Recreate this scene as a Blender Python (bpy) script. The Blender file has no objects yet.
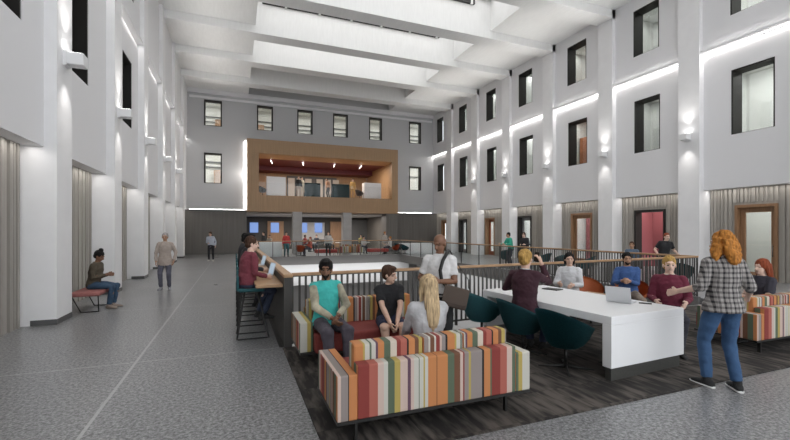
import bpy, bmesh, math, random
from math import sin, cos, pi, radians, sqrt
from mathutils import Vector, Matrix, noise
random.seed(7)
V = Vector
COL = bpy.context.scene.collection

# ---------------------------------------------------------------- materials
MATS = {}
def mat(name, col, rough=.6, metal=0., noise_amt=0., noise_scale=20., bump=0., bump_scale=60., emit=None, spec=.5, stretch=None):
    if name in MATS: return MATS[name]
    m = bpy.data.materials.new(name); m.use_nodes = True; nt = m.node_tree; b = nt.nodes['Principled BSDF']
    c = (*col, 1) if len(col) == 3 else col
    b.inputs['Base Color'].default_value = c; b.inputs['Roughness'].default_value = rough
    b.inputs['Metallic'].default_value = metal; b.inputs['Specular IOR Level'].default_value = spec
    if noise_amt or bump:
        tc = nt.nodes.new('ShaderNodeTexCoord'); mp = nt.nodes.new('ShaderNodeMapping')
        nt.links.new(tc.outputs['Object'], mp.inputs[0])
        if stretch: mp.inputs['Scale'].default_value = stretch
    if noise_amt:
        n = nt.nodes.new('ShaderNodeTexNoise'); n.inputs['Scale'].default_value = noise_scale; n.inputs['Detail'].default_value = 4
        nt.links.new(mp.outputs[0], n.inputs['Vector'])
        r = nt.nodes.new('ShaderNodeValToRGB'); r.color_ramp.elements[0].position = .3; r.color_ramp.elements[1].position = .7
        r.color_ramp.elements[0].color = (*[x*(1-noise_amt) for x in c[:3]], 1); r.color_ramp.elements[1].color = (*[min(1, x*(1+noise_amt)) for x in c[:3]], 1)
        nt.links.new(n.outputs['Fac'], r.inputs[0]); nt.links.new(r.outputs[0], b.inputs['Base Color'])
    if bump:
        n = nt.nodes.new('ShaderNodeTexNoise'); n.inputs['Scale'].default_value = bump_scale; n.inputs['Detail'].default_value = 3
        nt.links.new(mp.outputs[0], n.inputs['Vector'])
        bp = nt.nodes.new('ShaderNodeBump'); bp.inputs['Strength'].default_value = bump; bp.inputs['Distance'].default_value = .02
        nt.links.new(n.outputs['Fac'], bp.inputs['Height']); nt.links.new(bp.outputs[0], b.inputs['Normal'])
    if emit:
        b.inputs['Emission Color'].default_value = (*emit[:3], 1); b.inputs['Emission Strength'].default_value = emit[3]
    MATS[name] = m; return m

def glass(name, tint=(.8, .86, .86), clear=.85):
    m = bpy.data.materials.new(name); m.use_nodes = True; nt = m.node_tree; nt.nodes.clear()
    o = nt.nodes.new('ShaderNodeOutputMaterial'); mx = nt.nodes.new('ShaderNodeMixShader')
    t = nt.nodes.new('ShaderNodeBsdfTransparent'); g = nt.nodes.new('ShaderNodeBsdfGlossy')
    t.inputs[0].default_value = (*tint, 1); g.inputs[0].default_value = (.85, .9, .9, 1); g.inputs['Roughness'].default_value = .04
    mx.inputs[0].default_value = 1-clear
    nt.links.new(t.outputs[0], mx.inputs[1]); nt.links.new(g.outputs[0], mx.inputs[2]); nt.links.new(mx.outputs[0], o.inputs[0])
    MATS[name] = m; return m

def ramp_mat(name, stops, build, rough=.7, interp='CONSTANT', bump=None, spec=.4):
    """build(nt) returns a socket that drives the ramp"""
    m = bpy.data.materials.new(name); m.use_nodes = True; nt = m.node_tree; b = nt.nodes['Principled BSDF']
    b.inputs['Roughness'].default_value = rough; b.inputs['Specular IOR Level'].default_value = spec
    r = nt.nodes.new('ShaderNodeValToRGB'); cr = r.color_ramp; cr.interpolation = interp
    while len(cr.elements) < len(stops): cr.elements.new(.5)
    for e, (p, c) in zip(cr.elements, stops): e.position = p; e.color = (*c, 1)
    nt.links.new(build(nt), r.inputs[0]); nt.links.new(r.outputs[0], b.inputs['Base Color'])
    if bump:
        bp = nt.nodes.new('ShaderNodeBump'); bp.inputs['Strength'].default_value = bump; bp.inputs['Distance'].default_value = .01
        nt.links.new(r.outputs[0], bp.inputs['Height']); nt.links.new(bp.outputs[0], b.inputs['Normal'])
    MATS[name] = m; return m

def _mute(*cs, k=.74): return tuple(tuple(x*k for x in c) for c in cs)
def M_(nt, op, a, b=None):
    n = nt.nodes.new('ShaderNodeMath'); n.operation = op
    for i, v in enumerate((a, b)):
        if v is None: continue
        if isinstance(v, (int, float)): n.inputs[i].default_value = v
        else: nt.links.new(v, n.inputs[i])
    return n.outputs[0]

OR, PK, RD, CR_, GN, MU, PP, BL, OW, GY, BR, LP = _mute((.66,.27,.10),(.50,.15,.11),(.30,.055,.045),(.75,.66,.55),(.13,.17,.11),(.55,.42,.12),(.16,.08,.12),(.025,.02,.02),(.68,.66,.58),(.35,.3,.28),(.2,.09,.05),(.72,.55,.47))
def stripe_mat(name, seq, period, absolute=False):
    tot = sum(w for w, _ in seq) if not absolute else 1; p = 0; st = []
    if absolute: st = [(a/period, c) for a, c in seq]
    else:
        for w, c in seq: st.append((p/tot, c)); p += w
    def build(nt):
        tc = nt.nodes.new('ShaderNodeTexCoord'); sx = nt.nodes.new('ShaderNodeSeparateXYZ'); sn = nt.nodes.new('ShaderNodeSeparateXYZ')
        nt.links.new(tc.outputs['Object'], sx.inputs[0]); nt.links.new(tc.outputs['Normal'], sn.inputs[0])
        side = M_(nt, 'GREATER_THAN', M_(nt, 'ABSOLUTE', sn.outputs[0]), .6)
        co = M_(nt, 'ADD', M_(nt, 'MULTIPLY', sx.outputs[1], side), M_(nt, 'MULTIPLY', sx.outputs[0], M_(nt, 'SUBTRACT', 1, side)))
        return M_(nt, 'FRACT', M_(nt, 'MULTIPLY', M_(nt, 'ADD', co, period*20+.96), 1/period))
    return ramp_mat(name, st, build, rough=.85)
SEQ1 = [(0,LP),(.03,GY),(.085,BL),(.095,OR),(.165,RD),(.265,PK),(.345,LP),(.395,OW),(.435,GN),(.495,MU),(.545,LP),(.615,PP),(.64,LP),(.675,OW),(.715,GN),(.725,OW),(.765,MU),(.775,OW),(.805,OR),(.89,BR),(.9,OR),(1.005,GN),(1.075,BR),(1.135,LP),(1.165,RD),(1.18,GY),(1.225,MU),(1.245,GY),(1.365,BL),(1.385,OR),(1.455,GN),(1.475,RD)]
SEQ1B = [(0,RD),(.09,PK),(.17,LP),(.23,GN),(.30,MU),(.35,OW)]
SEQ2 = [(2,BR),(1,OW),(2,RD),(1,LP),(2,GY),(1,BL),(4,OR),(1,MU),(2,OW),(1,GN),(2,OW),(1,PP),(3,OR),(3,GN),(3,CR_),(2,RD),(3,PK),(1,BL),(3,OR),(2,BR),(2,MU),(3,GY),(1,OW)]

def stripe_join(name, seqb, start):
    m = MATS[name]; nt = m.node_tree; b = nt.nodes['Principled BSDF']; r0 = [n for n in nt.nodes if n.type == 'VALTORGB'][0]
    src = r0.inputs[0].links[0].from_socket
    r = nt.nodes.new('ShaderNodeValToRGB'); r.color_ramp.interpolation = 'CONSTANT'
    while len(r.color_ramp.elements) < len(seqb): r.color_ramp.elements.new(.5)
    for e, (p, c) in zip(r.color_ramp.elements, seqb): e.position = (p+start)/1.925; e.color = (*c, 1)
    mx = nt.nodes.new('ShaderNodeMixRGB'); nt.links.new(src, r.inputs[0]); nt.links.new(M_(nt, 'GREATER_THAN', src, start/1.925), mx.inputs[0])
    nt.links.new(r0.outputs[0], mx.inputs[1]); nt.links.new(r.outputs[0], mx.inputs[2]); nt.links.new(mx.outputs[0], b.inputs['Base Color'])
def floor_mat():
    m = bpy.data.materials.new('terrazzo'); m.use_nodes = True; nt = m.node_tree; b = nt.nodes['Principled BSDF']
    tc = nt.nodes.new('ShaderNodeTexCoord')
    n1 = nt.nodes.new('ShaderNodeTexNoise'); n1.inputs['Scale'].default_value = 30; n1.inputs['Detail'].default_value = 6; n1.inputs['Roughness'].default_value = .8
    vo = nt.nodes.new('ShaderNodeTexVoronoi'); vo.inputs['Scale'].default_value = 55
    n2 = nt.nodes.new('ShaderNodeTexNoise'); n2.inputs['Scale'].default_value = .6
    for n in (n1, vo, n2): nt.links.new(tc.outputs['Object'], n.inputs['Vector'])
    r = nt.nodes.new('ShaderNodeValToRGB'); e = r.color_ramp.elements
    e[0].position = .40; e[0].color = (.075,.075,.077,1); e[1].position = .62; e[1].color = (.46,.46,.465,1)
    nt.links.new(n1.outputs['Fac'], r.inputs[0])
    mx = nt.nodes.new('ShaderNodeMixRGB'); mx.blend_type = 'MULTIPLY'; mx.inputs[0].default_value = .35
    nt.links.new(r.outputs[0], mx.inputs[1]); nt.links.new(vo.outputs['Distance'], mx.inputs[2])
    # joint lines
    sx = nt.nodes.new('ShaderNodeSeparateXYZ'); nt.links.new(tc.outputs['Object'], sx.inputs[0])
    lx = M_(nt, 'LESS_THAN', M_(nt, 'ABSOLUTE', M_(nt, 'ADD', sx.outputs[0], 1.23)), .016)
    yy = M_(nt, 'MODULO', M_(nt, 'ADD', sx.outputs[1], 42 - 6.27), 4.2)
    ly = M_(nt, 'MULTIPLY', M_(nt, 'LESS_THAN', yy, .026), M_(nt, 'LESS_THAN', sx.outputs[0], .6))
    ln = M_(nt, 'MAXIMUM', lx, ly)
    mx2 = nt.nodes.new('ShaderNodeMixRGB'); nt.links.new(M_(nt, 'MULTIPLY', ln, .6), mx2.inputs[0]); nt.links.new(mx.outputs[0], mx2.inputs[1]); mx2.inputs[2].default_value = (.5,.5,.5,1)
    nt.links.new(mx2.outputs[0], b.inputs['Base Color'])
    b.inputs['Roughness'].default_value = .28
    rr = nt.nodes.new('ShaderNodeMapRange'); rr.inputs[3].default_value = .25; rr.inputs[4].default_value = .34
    nt.links.new(n2.outputs['Fac'], rr.inputs[0]); nt.links.new(rr.outputs[0], b.inputs['Roughness'])
    MATS['terrazzo'] = m; return m

def carpet_mat():
    m = bpy.data.materials.new('carpet'); m.use_nodes = True; nt = m.node_tree; b = nt.nodes['Principled BSDF']
    tc = nt.nodes.new('ShaderNodeTexCoord'); mp = nt.nodes.new('ShaderNodeMapping'); mp.inputs['Rotation'].default_value = (0,0,.6)
    nt.links.new(tc.outputs['Object'], mp.inputs[0])
    ck = nt.nodes.new('ShaderNodeTexChecker'); ck.inputs['Scale'].default_value = 2.0; nt.links.new(tc.outputs['Object'], ck.inputs[0])
    w1 = nt.nodes.new('ShaderNodeTexNoise'); w2 = nt.nodes.new('ShaderNodeTexNoise'); outs = []
    for w, ro in ((w1, .7), (w2, -.7)):
        mq = nt.nodes.new('ShaderNodeMapping'); mq.inputs['Rotation'].default_value = (0,0,ro); mq.inputs['Scale'].default_value = (13, 2.6, 1)
        nt.links.new(tc.outputs['Object'], mq.inputs[0]); nt.links.new(mq.outputs[0], w.inputs['Vector']); w.inputs['Scale'].default_value = 1.0; w.inputs['Detail'].default_value = 5
        outs.append(w.outputs['Fac'])
    f = M_(nt, 'ADD', M_(nt, 'MULTIPLY', outs[0], ck.outputs['Fac']), M_(nt, 'MULTIPLY', outs[1], M_(nt, 'SUBTRACT', 1, ck.outputs['Fac'])))
    nb = nt.nodes.new('ShaderNodeTexNoise'); nb.inputs['Scale'].default_value = 1.7; nt.links.new(tc.outputs['Object'], nb.inputs['Vector'])
    f2 = M_(nt, 'MULTIPLY', f, M_(nt, 'ADD', M_(nt, 'MULTIPLY', nb.outputs['Fac'], 1.3), .35))
    r = nt.nodes.new('ShaderNodeValToRGB'); e = r.color_ramp.elements
    e[0].position = .40; e[0].color = (.012,.0095,.008,1); e[1].position = .66; e[1].color = (.095,.08,.068,1)
    nt.links.new(f2, r.inputs[0]); nt.links.new(r.outputs[0], b.inputs['Base Color']); b.inputs['Roughness'].default_value = .95
    MATS['carpet'] = m; return m

def plaid_mat():
    m = bpy.data.materials.new('plaid_cloth'); m.use_nodes = True; nt = m.node_tree; b = nt.nodes['Principled BSDF']
    tc = nt.nodes.new('ShaderNodeTexCoord'); sx = nt.nodes.new('ShaderNodeSeparateXYZ'); nt.links.new(tc.outputs['Object'], sx.inputs[0])
    a = M_(nt, 'GREATER_THAN', M_(nt, 'SINE', M_(nt, 'MULTIPLY', sx.outputs[0], 150.)), .15)
    a2 = M_(nt, 'GREATER_THAN', M_(nt, 'SINE', M_(nt, 'MULTIPLY', sx.outputs[0], 75.)), .3)
    c = M_(nt, 'GREATER_THAN', M_(nt, 'SINE', M_(nt, 'MULTIPLY', sx.outputs[2], 120.)), .15)
    s = M_(nt, 'MULTIPLY', M_(nt, 'ADD', M_(nt, 'ADD', a, c), M_(nt, 'MULTIPLY', a2, .5)), .4)
    r = nt.nodes.new('ShaderNodeValToRGB'); e = r.color_ramp.elements
    e[0].color = (.36,.34,.32,1); e[1].color = (.02,.02,.022,1)
    x = r.color_ramp.elements.new(.45); x.color = (.17,.155,.15,1)
    nt.links.new(s, r.inputs[0]); nt.links.new(r.outputs[0], b.inputs['Base Color']); b.inputs['Roughness'].default_value = .9
    MATS['plaid_cloth'] = m; return m

floor_mat(); carpet_mat(); plaid_mat()
stripe_mat('stripe_fabric', SEQ1, 1.925, True); stripe_mat('stripe_cushion', SEQ2, .9)
stripe_join('stripe_fabric', SEQ1B, 1.475)
W = mat('white_plaster', (.81,.805,.81), .75, noise_amt=.02, noise_scale=3)
W2 = mat('ceiling_white', (.83,.83,.82), .8, noise_amt=.025, noise_scale=2.0, stretch=(6,1,1))
WP = mat('panel_white', (.76,.755,.765), .7)
FL = mat('fluted_panel', (.36,.335,.30), .6, noise_amt=.15, noise_scale=1.2, stretch=(8,8,.15))
DK = mat('dark_panel', (.135,.125,.112), .5, noise_amt=.12, noise_scale=1.5, stretch=(6,6,.2))
BK = mat('black_metal', (.012,.011,.010), .45)
BRZ = mat('bronze_frame', (.010,.008,.006), .7)
BASEM = mat('base_grey', (.10,.10,.10), .5)
WOOD = mat('oak', (.42,.255,.135), .45, noise_amt=.25, noise_scale=6, stretch=(1,8,8))
WOODV = mat('oak_cladding', (.36,.225,.12), .5, noise_amt=.14, noise_scale=2, stretch=(9,9,.3))
WOODD = mat('oak_door', (.28,.155,.08), .5, noise_amt=.2, noise_scale=3, stretch=(9,9,.4))
PICK = mat('picket_metal', (.09,.087,.082), .4, metal=.5)
TEAL = mat('teal_fabric', (.020,.092,.105), .85, noise_amt=.15, noise_scale=60)
SEATR = mat('seat_red', (.20,.035,.028), .85, noise_amt=.12, noise_scale=50)
WT = mat('table_white', (.84,.84,.84), .3)
STEEL = mat('plinth_metal', (.12,.12,.11), .35, metal=.6, noise_amt=.15, noise_scale=30, stretch=(1,8,8))
CHR = mat('chrome', (.35,.34,.33), .25, metal=.9)
MAR = mat('maroon', (.11,.018,.028), .6)
ORL = mat('orange_leather', (.45,.12,.035), .5)
GREYC = mat('concrete_grey', (.40,.39,.38), .8, noise_amt=.06, noise_scale=3)
SLAB = mat('slab_grey', (.15,.145,.14), .6)
LOWW = mat('lower_white', (.75,.75,.75), .7)
SCREEN = mat('screen_blue', (.02,.03,.05), .3, emit=(.25,.42,.9,.35))
SCRW = mat('screen_white', (.3,.3,.3), .3, emit=(.6,.8,1.,.22))
ALU = mat('aluminium', (.62,.63,.65), .35, metal=.4)
LAMP = mat('lamp_glow', (1,1,1), .5, emit=(1,.98,.95,6.))
glass('clear_glass', (.93,.95,.95), .965); glass('window_glass', (.9,.93,.93), .92)

# ---------------------------------------------------------------- mesh tools
class MB:
    def __init__(s): s.bm = bmesh.new(); s.mats = []
    def mi(s, m):
        if m is None: return 0
        if m not in s.mats: s.mats.append(m)
        return s.mats.index(m)
    def box(s, x0, x1, y0, y1, z0, z1, m=None, bev=0, rot=None, at=None, seg=2):
        r = bmesh.ops.create_cube(s.bm, size=1.0); vs = r['verts']
        sx, sy, sz = x1-x0, y1-y0, z1-z0
        mt = Matrix.Translation(((x0+x1)/2, (y0+y1)/2, (z0+z1)/2)) @ Matrix.Diagonal((sx, sy, sz, 1))
        bmesh.ops.transform(s.bm, matrix=mt, verts=vs)
        fs = list({f for v in vs for f in v.link_faces})
        if bev:
            es = list({e for v in vs for e in v.link_edges})
            g = bmesh.ops.bevel(s.bm, geom=es, offset=bev, segments=seg, profile=.5, affect='EDGES')
            vs = list({v for f in g['faces'] for v in f.verts} | {v for v in vs if v.is_valid})
            fs = list({f for v in vs for f in v.link_faces})
        if rot is not None:
            c = V(at if at else (0, 0, 0)); bmesh.ops.transform(s.bm, matrix=Matrix.Translation(c) @ rot @ Matrix.Translation(-c), verts=vs)
        if m is not None:
            k = s.mi(m)
            for f in fs: f.material_index = k
        return vs
    def loft(s, rings, m=None, seg=16, power=2.0):
        """rings: (centre, axis a (vector incl. radius), axis b)"""
        k = s.mi(m); loops = []
        for c, a, b in rings:
            lp = []
            for i in range(seg):
                t = 2*pi*i/seg; ct, st = cos(t), sin(t)
                if power != 2: ct, st = math.copysign(abs(ct)**(2/power), ct), math.copysign(abs(st)**(2/power), st)
                lp.append(s.bm.verts.new(V(c)+V(a)*ct+V(b)*st))
            loops.append(lp)
        for A, B in zip(loops, loops[1:]):
            for i in range(seg):
                f = s.bm.faces.new((A[i], A[(i+1) % seg], B[(i+1) % seg], B[i])); f.material_index = k; f.smooth = True
        for lp, fl in ((loops[0], True), (loops[-1], False)):
            f = s.bm.faces.new(lp[::-1] if fl else lp); f.material_index = k
    def tube(s, pts, r, m=None, seg=8, flat=1.0, ref=None):
        pts = [V(p) for p in pts]; n = len(pts)
        rs = r if isinstance(r, (list, tuple)) else [r]*n
        rings = []; prev = None
        for i, p in enumerate(pts):
            d = (pts[min(i+1, n-1)]-pts[max(i-1, 0)]).normalized()
            if prev is None:
                up = V(ref) if ref else (V((0, 0, 1)) if abs(d.z) < .9 else V((0, 1, 0)))
            else: up = prev
            a = (up - d*up.dot(d)).normalized(); b = d.cross(a); prev = a
            k = 1.0
            if 0 < i < n-1:
                c = (pts[i]-pts[i-1]).normalized().dot((pts[i+1]-pts[i]).normalized()); k = 1/max(.55, sqrt((1+c)/2)) if c > -.9 else 1
            rings.append((p, a*rs[i]*flat, b*rs[i]*min(k, 1.25)))
        s.loft(rings, m, seg)
    def capsule(s, p0, p1, r0, r1, m=None, seg=12, flat=1., ref=None):
        p0, p1 = V(p0), V(p1); d = p1-p0; L = d.length; d = d.normalized() if L > 1e-6 else V((0, 0, 1))
        pts, rs = [], []
        for t in (-.98, -.7, -.35, 0): pts.append(p0+d*r0*t); rs.append(r0*sqrt(max(.02, 1-t*t)))
        for t in (0, .35, .7, .98): pts.append(p1+d*r1*t); rs.append(r1*sqrt(max(.02, 1-t*t)))
        up = V(ref) if ref else (V((0, 0, 1)) if abs(d.z) < .9 else V((0, 1, 0)))
        a = (up-d*up.dot(d)).normalized(); b = d.cross(a)
        s.loft([(p, a*q*flat, b*q) for p, q in zip(pts, rs)], m, seg)
    def ball(s, c, r, m=None, rot=None, seg=16):
        k = s.mi(m); g = bmesh.ops.create_uvsphere(s.bm, u_segments=seg, v_segments=max(6, seg*2//3), radius=1)
        r = (r, r, r) if isinstance(r, (int, float)) else r
        mt = Matrix.Translation(V(c)) @ (rot if rot is not None else Matrix()) @ Matrix.Diagonal((*r, 1))
        bmesh.ops.transform(s.bm, matrix=mt, verts=g['verts'])
        for f in {f for v in g['verts'] for f in v.link_faces}: f.material_index = k; f.smooth = True
    def xform(s, mt): bmesh.ops.transform(s.bm, matrix=mt, verts=s.bm.verts)
    def build(s, name, m=None, parent=None, smooth=False, loc=None):
        bmesh.ops.recalc_face_normals(s.bm, faces=s.bm.faces)
        me = bpy.data.meshes.new(name); s.bm.to_mesh(me); s.bm.free()
        for x in (s.mats or [m if m else W]): me.materials.append(x)
        if smooth:
            for p in me.polygons: p.use_smooth = True
        o = bpy.data.objects.new(name, me); COL.objects.link(o)
        if parent: o.parent = parent
        if loc: o.location = loc
        return o

def tag(o, label=None, cat=None, group=None, kind=None):
    if label: o['label'] = label
    if cat: o['category'] = cat
    if group: o['group'] = group
    if kind: o['kind'] = kind
    return o
def empty(name, loc=(0, 0, 0), rz=0., label=None, cat=None, group=None):
    o = bpy.data.objects.new(name, None); COL.objects.link(o); o.location = loc; o.rotation_euler = (0, 0, rz)
    o.empty_display_size = .2
    return tag(o, label, cat, group)
KIDS = {}
def copy_tree(o, parent=None):
    c = o.copy(); COL.objects.link(c)
    if parent: c.parent = parent
    for ch in [x for x in COL.objects if x.parent == o]: copy_tree(ch, c)
    return c
def struct(name, mb, m=None, parent=None):
    o = mb.build(name, m, parent)
    if parent is None: o['kind'] = 'structure'
    return o
def boxes(*bs, m=None, bev=0):
    b = MB()
    for t in bs: b.box(*t[:6], m=(t[6] if len(t) > 6 else m), bev=bev)
    return b
P_COVE, P_COVE2, P_SKY, P_SC, P_WORLD, EXPO = 4, 9, 72, 34, 1.4, 1.02; P_FILL_UP = 22
# ================================================================ the building
XL, XR, YN = -3.1, 16.55, 33.0            # pillar faces, end wall
YB = [-5.2, -1.35, 2.5, 6.3, 10.15, 14.0, 17.85, 21.7, 25.5, 29.3, 33.1]   # south faces of right pillars and beams
YP = [-6.1, -2.2, 1.6, 5.5, 9.38, 13.3, 17.2, 21.3, 25.4, 29.4, 33.1]   # left pillars
TH = .8
YS = -8.0
# floor with the opening of the void
b = boxes((-3.7, .62, YS, 42, -.45, 0), (.62, 11.3, YS, 6.3, -.45, 0), (11.3, 17.6, YS, 42, -.45, 0), (.62, 11.3, 27.5, 42, -.45, 0))
struct('floor', b, MATS['terrazzo'])
struct('trim_1', boxes((.76, 11.28, 27.42, 27.5, -.5, .06), (11.2, 11.3, 6.9, 27.44, -.5, .03), (.76, .82, 6.4, 27.44, -.5, .0)), SLAB)
struct('carpet_floor', boxes((.66, 14.2, 2.97, 6.22, 0, .012)), MATS['carpet'])
tag(bpy.data.objects['carpet_floor'], kind='structure')
# lower level
b = boxes((.3, 12, 27.6, 27.8, -1.9, -.45), m=LOWW); struct('wall_lower_north', b)
b = boxes((-1, 18, 29.5, 29.7, -4.4, -.45), m=mat('lower_grey', (.32,.31,.3), .6)); struct('wall_lower_back', b)
struct('floor_lower', boxes((-1, 18, 3, 30, -4.6, -4.4)), mat('lower_floor', (.5,.5,.5), .5))
struct('wall_lower_east', boxes((13.5, 13.7, 3, 30, -4.4, -.45)), LOWW)
struct('wall_lower_west', boxes((.3, .5, 3, 30, -4.4, -.45)), LOWW)
struct('wall_lower_south', boxes((.3, 14, 3, 3.2, -4.4, -.45)), LOWW)

# ---- left and right walls: pillars, fluted bays, upper panels with windows
win_n = [0]; door_n = [0]; trim_n = [1]
def frame_with_hole(b, x0, x1, y0, y1, z0, z1, holes, m=None):
    """box in the y-z plane with rectangular holes (hy0, hy1, hz0, hz1), same y range stacked"""
    if not holes: b.box(x0, x1, y0, y1, z0, z1, m); return
    h = sorted(holes, key=lambda t: t[2]); hy0, hy1 = h[0][0], h[0][1]
    b.box(x0, x1, y0, hy0, z0, z1, m); b.box(x0, x1, hy1, y1, z0, z1, m)
    z = z0
    for t in h:
        if t[2] > z: b.box(x0, x1, hy0, hy1, z, t[2], m)
        z = t[3]
    if z < z1: b.box(x0, x1, hy0, hy1, z, z1, m)
def side_window(side, y0, y1, z0, z1, xf):
    """dark lined deep reveal with a pane at its back"""
    win_n[0] += 1; s = 1 if side == 'right' else -1; D = .55; t = .05
    def bx(b, a, c, *r): b.box(min(xf+s*a, xf+s*c), max(xf+s*a, xf+s*c), *r)
    b = MB(); bx(b, .0, D, y0, y0+t, z0, z1); bx(b, .0, D, y1-t, y1, z0, z1); bx(b, .0, D, y0+t, y1-t, z1-t, z1); bx(b, .01, D, y0+t, y1-t, z0, z0+.02)
    o = b.build('window_%d' % win_n[0], BRZ); o['kind'] = 'structure'
    p = MB(); bx(p, D-.06, D-.05, y0+t, y1-t, z0+.02, z1-t); p.build('window_pane', MATS['window_glass'], o)
def fluted(name, x, y0, y1, z0, z1, s, holes=()):
    """vertical battens of varying width on a backing; s=+1 faces -x"""
    b = MB(); hs = [(h[0], h[1], z0, h[3]) for h in holes]
    frame_with_hole(b, min(x, x+s*.15), max(x, x+s*.15), y0, y1, z0, z1, hs)
    y = y0+.03; rnd = random.Random(int(y0*100))
    while y < y1-.08:
        w = rnd.choice((.05, .08, .11)); top = z1; bot = z0
        d = rnd.choice((.03, .045))
        for h in hs:
            if h[0]-.06 < y+w and y < h[1]+.06: bot = h[3]+.1
        b.box(min(x, x-s*d), max(x, x-s*d), y, min(y+w, y1-.02), bot, top)
        y += w+rnd.choice((.035, .05, .07))
    o = b.build(name, FL); o['kind'] = 'structure'; return o
Z1, Z2, Z3 = 3.32, 8.53, 12.25
RWIN = {3: None, 4: (11.87, 13.07), 5: (15.7, 16.98), 6: (19.76, 21.03), 7: (23.45, 24.6), 8: (27.2, 28.4), 9: (31., 32.2), }
LWIN = {3: (7.1, 8.55), 4: (10.5, 11.85), 5: (15.05, 16.3), 6: (18.1, 18.75), 7: (22.2, 22.95), 8: (26.4, 27.4), 9: (30.5, 31.6)}
# ground floor doors on the right: (y0, y1, kind)
RDOOR = {3: (8.02, 9.3, 'oak'), 4: (11.9, 13.35, 'open'), 5: (15.75, 17.15, 'oak'), 6: (20.35, 21.65, 'grey'), 7: (24.2, 25.35, 'red'), 8: (27.9, 29.1, 'grey'), 9: (31.2, 32.2, 'oak')}
XF = 17.2
for i in range(len(YB)-1):
    ya, yb = YB[i]+TH, YB[i+1]
    # right pillar
    b = boxes((XR, 17.45, YB[i], YB[i]+TH, 0, 12.2)); b.box(XR-.015, XR, YB[i]-.0, YB[i]+TH, 0, .14, BASEM)
    b.mats = [WP, BASEM] if False else b.mats
    o = struct('pillar_east.%03d' % i if i else 'pillar_east', boxes((XR, 17.45, YB[i], YB[i]+TH, 0, 12.2)), W)
    # right bay
    if i in RWIN:
        w = RWIN[i] or (7.93, 9.22)
        b = MB(); frame_with_hole(b, 16.8, 17.35, ya, yb, Z1, Z2-.06, [(w[0], w[1], 5.25, 7.6)])
        struct('wall_east_panel' + ('.%03d' % i), b, WP)
        b = MB(); frame_with_hole(b, 16.74, 17.3, ya, yb, Z2+.02, Z3, [(w[0], w[1], 9.58, 11.65)])
        struct('wall_east_upper' + ('.%03d' % i), b, WP)
        side_window('right', w[0], w[1], 5.25, 7.6, 16.815); side_window('right', w[0], w[1], 9.58, 11.65, 16.755)
    else:
        struct('wall_east_panel.%03d' % i, boxes((16.8, 17.35, ya, yb, Z1, Z3)), WP)
    d = RDOOR.get(i)
    fluted('wall_east_fluted.%03d' % i, XF, ya, yb, 0, Z1+.15, 1, [(d[0], d[1], 0, 2.7)] if d else [])
    struct('ledge_east.%03d' % i, boxes((16.86, 17.35, ya, yb, Z1+.12, Z1+.2)), W)
    if d:
        door_n[0] += 1; y0, y1, k = d; fm = {'oak': WOODD, 'open': BRZ, 'grey': BRZ, 'red': WOODD}[k]
        b = boxes((XF-.05, XF+.35, y0, y0+.09, 0, 2.7), (XF-.05, XF+.35, y1-.09, y1, 0, 2.7), (XF-.05, XF+.35, y0+.09, y1-.09, 2.6, 2.7))
        o = b.build('door_%d' % door_n[0], fm); o['kind'] = 'structure'
        if k != 'open':
            xd = XF+.12 if k == 'oak' else XF+.26; st = .17
            lm = {'oak': WOODD, 'grey': mat('door_grey', (.25,.25,.25), .5), 'red': mat('door_red', (.3,.09,.04), .5)}[k]
            b = boxes((xd, xd+.05, y0+.09, y0+.09+st, 0, 2.6), (xd, xd+.05, y1-.09-st, y1-.09, 0, 2.6), (xd, xd+.05, y0+.09+st, y1-.09-st, 2.42, 2.6), (xd, xd+.05, y0+.09+st, y1-.09-st, 0, .28))
            lf = b.build('door_leaf', lm, o)
            boxes((xd+.02, xd+.03, y0+.09+st, y1-.09-st, .28, 2.42)).build('door_pane', MATS['window_glass'], lf)
            h = MB(); h.tube([(xd-.05, y0+.2, .85), (xd-.05, y0+.2, 1.25)], .012); h.box(xd-.05, xd, y0+.19, y0+.21, .88, .9); h.box(xd-.05, xd, y0+.19, y0+.21, 1.2, 1.22)
            h.build('door_handle', CHR, lf)
    # left bay
    ya, yb = YP[i]+TH-.05, YP[i+1]
    struct('pillar_west.%03d' % i if i else 'pillar_west', boxes((-3.95, XL, YP[i], ya, 0, 12.2)), W)
    struct('baseboard_west.%03d' % i, boxes((-3.5, XL+.006, YP[i]-.006, ya+.006, 0, .10)), BASEM)
    w = LWIN.get(i)
    b = MB(); frame_with_hole(b, -3.85, -3.3, ya, yb, Z1, Z2-.06, [(w[0], w[1], 5.25, 7.5)] if w else [])
    struct('wall_west_panel.%03d' % i, b, WP)
    b = MB(); frame_with_hole(b, -3.85, -3.24, ya, yb, Z2+.02, Z3, [(w[0], w[1], 9.58, 11.65)] if w else [])
    struct('wall_west_upper.%03d' % i, b, WP)
    if w: side_window('left', w[0], w[1], 5.25, 7.5, -3.315); side_window('left', w[0], w[1], 9.58, 11.65, -3.255)
    if i == 4:
        fluted('wall_west_fluted.%03d' % i, -3.65, ya, yb, 0, Z1+.15, -1, [(10.25, 11.05, 0, 2.75)])
        struct('door_west', boxes((-3.95, -3.6, 10.25, 10.33, 0, 2.75), (-3.95, -3.6, 10.97, 11.05, 0, 2.75), (-3.95, -3.6, 10.33, 10.97, 2.67, 2.75), (-3.95, -3.9, 10.33, 10.97, 0, 2.67)), BRZ)
    else: fluted('wall_west_fluted.%03d' % i, -3.65, ya, yb, 0, Z1+.15, -1)
    struct('ledge_west.%03d' % i, boxes((-3.85, -3.36, ya, yb, Z1+.12, Z1+.2)), W)
    # ceiling: beam, side soffits, raised coffer
    y0, y1 = YB[i], YB[i]+TH+.05
    struct('ceiling_beam.%03d' % i, boxes((-3.9, 17.4, y0, y1, 11.8, 14.2)), W2)
    yb = YB[i+1]
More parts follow.
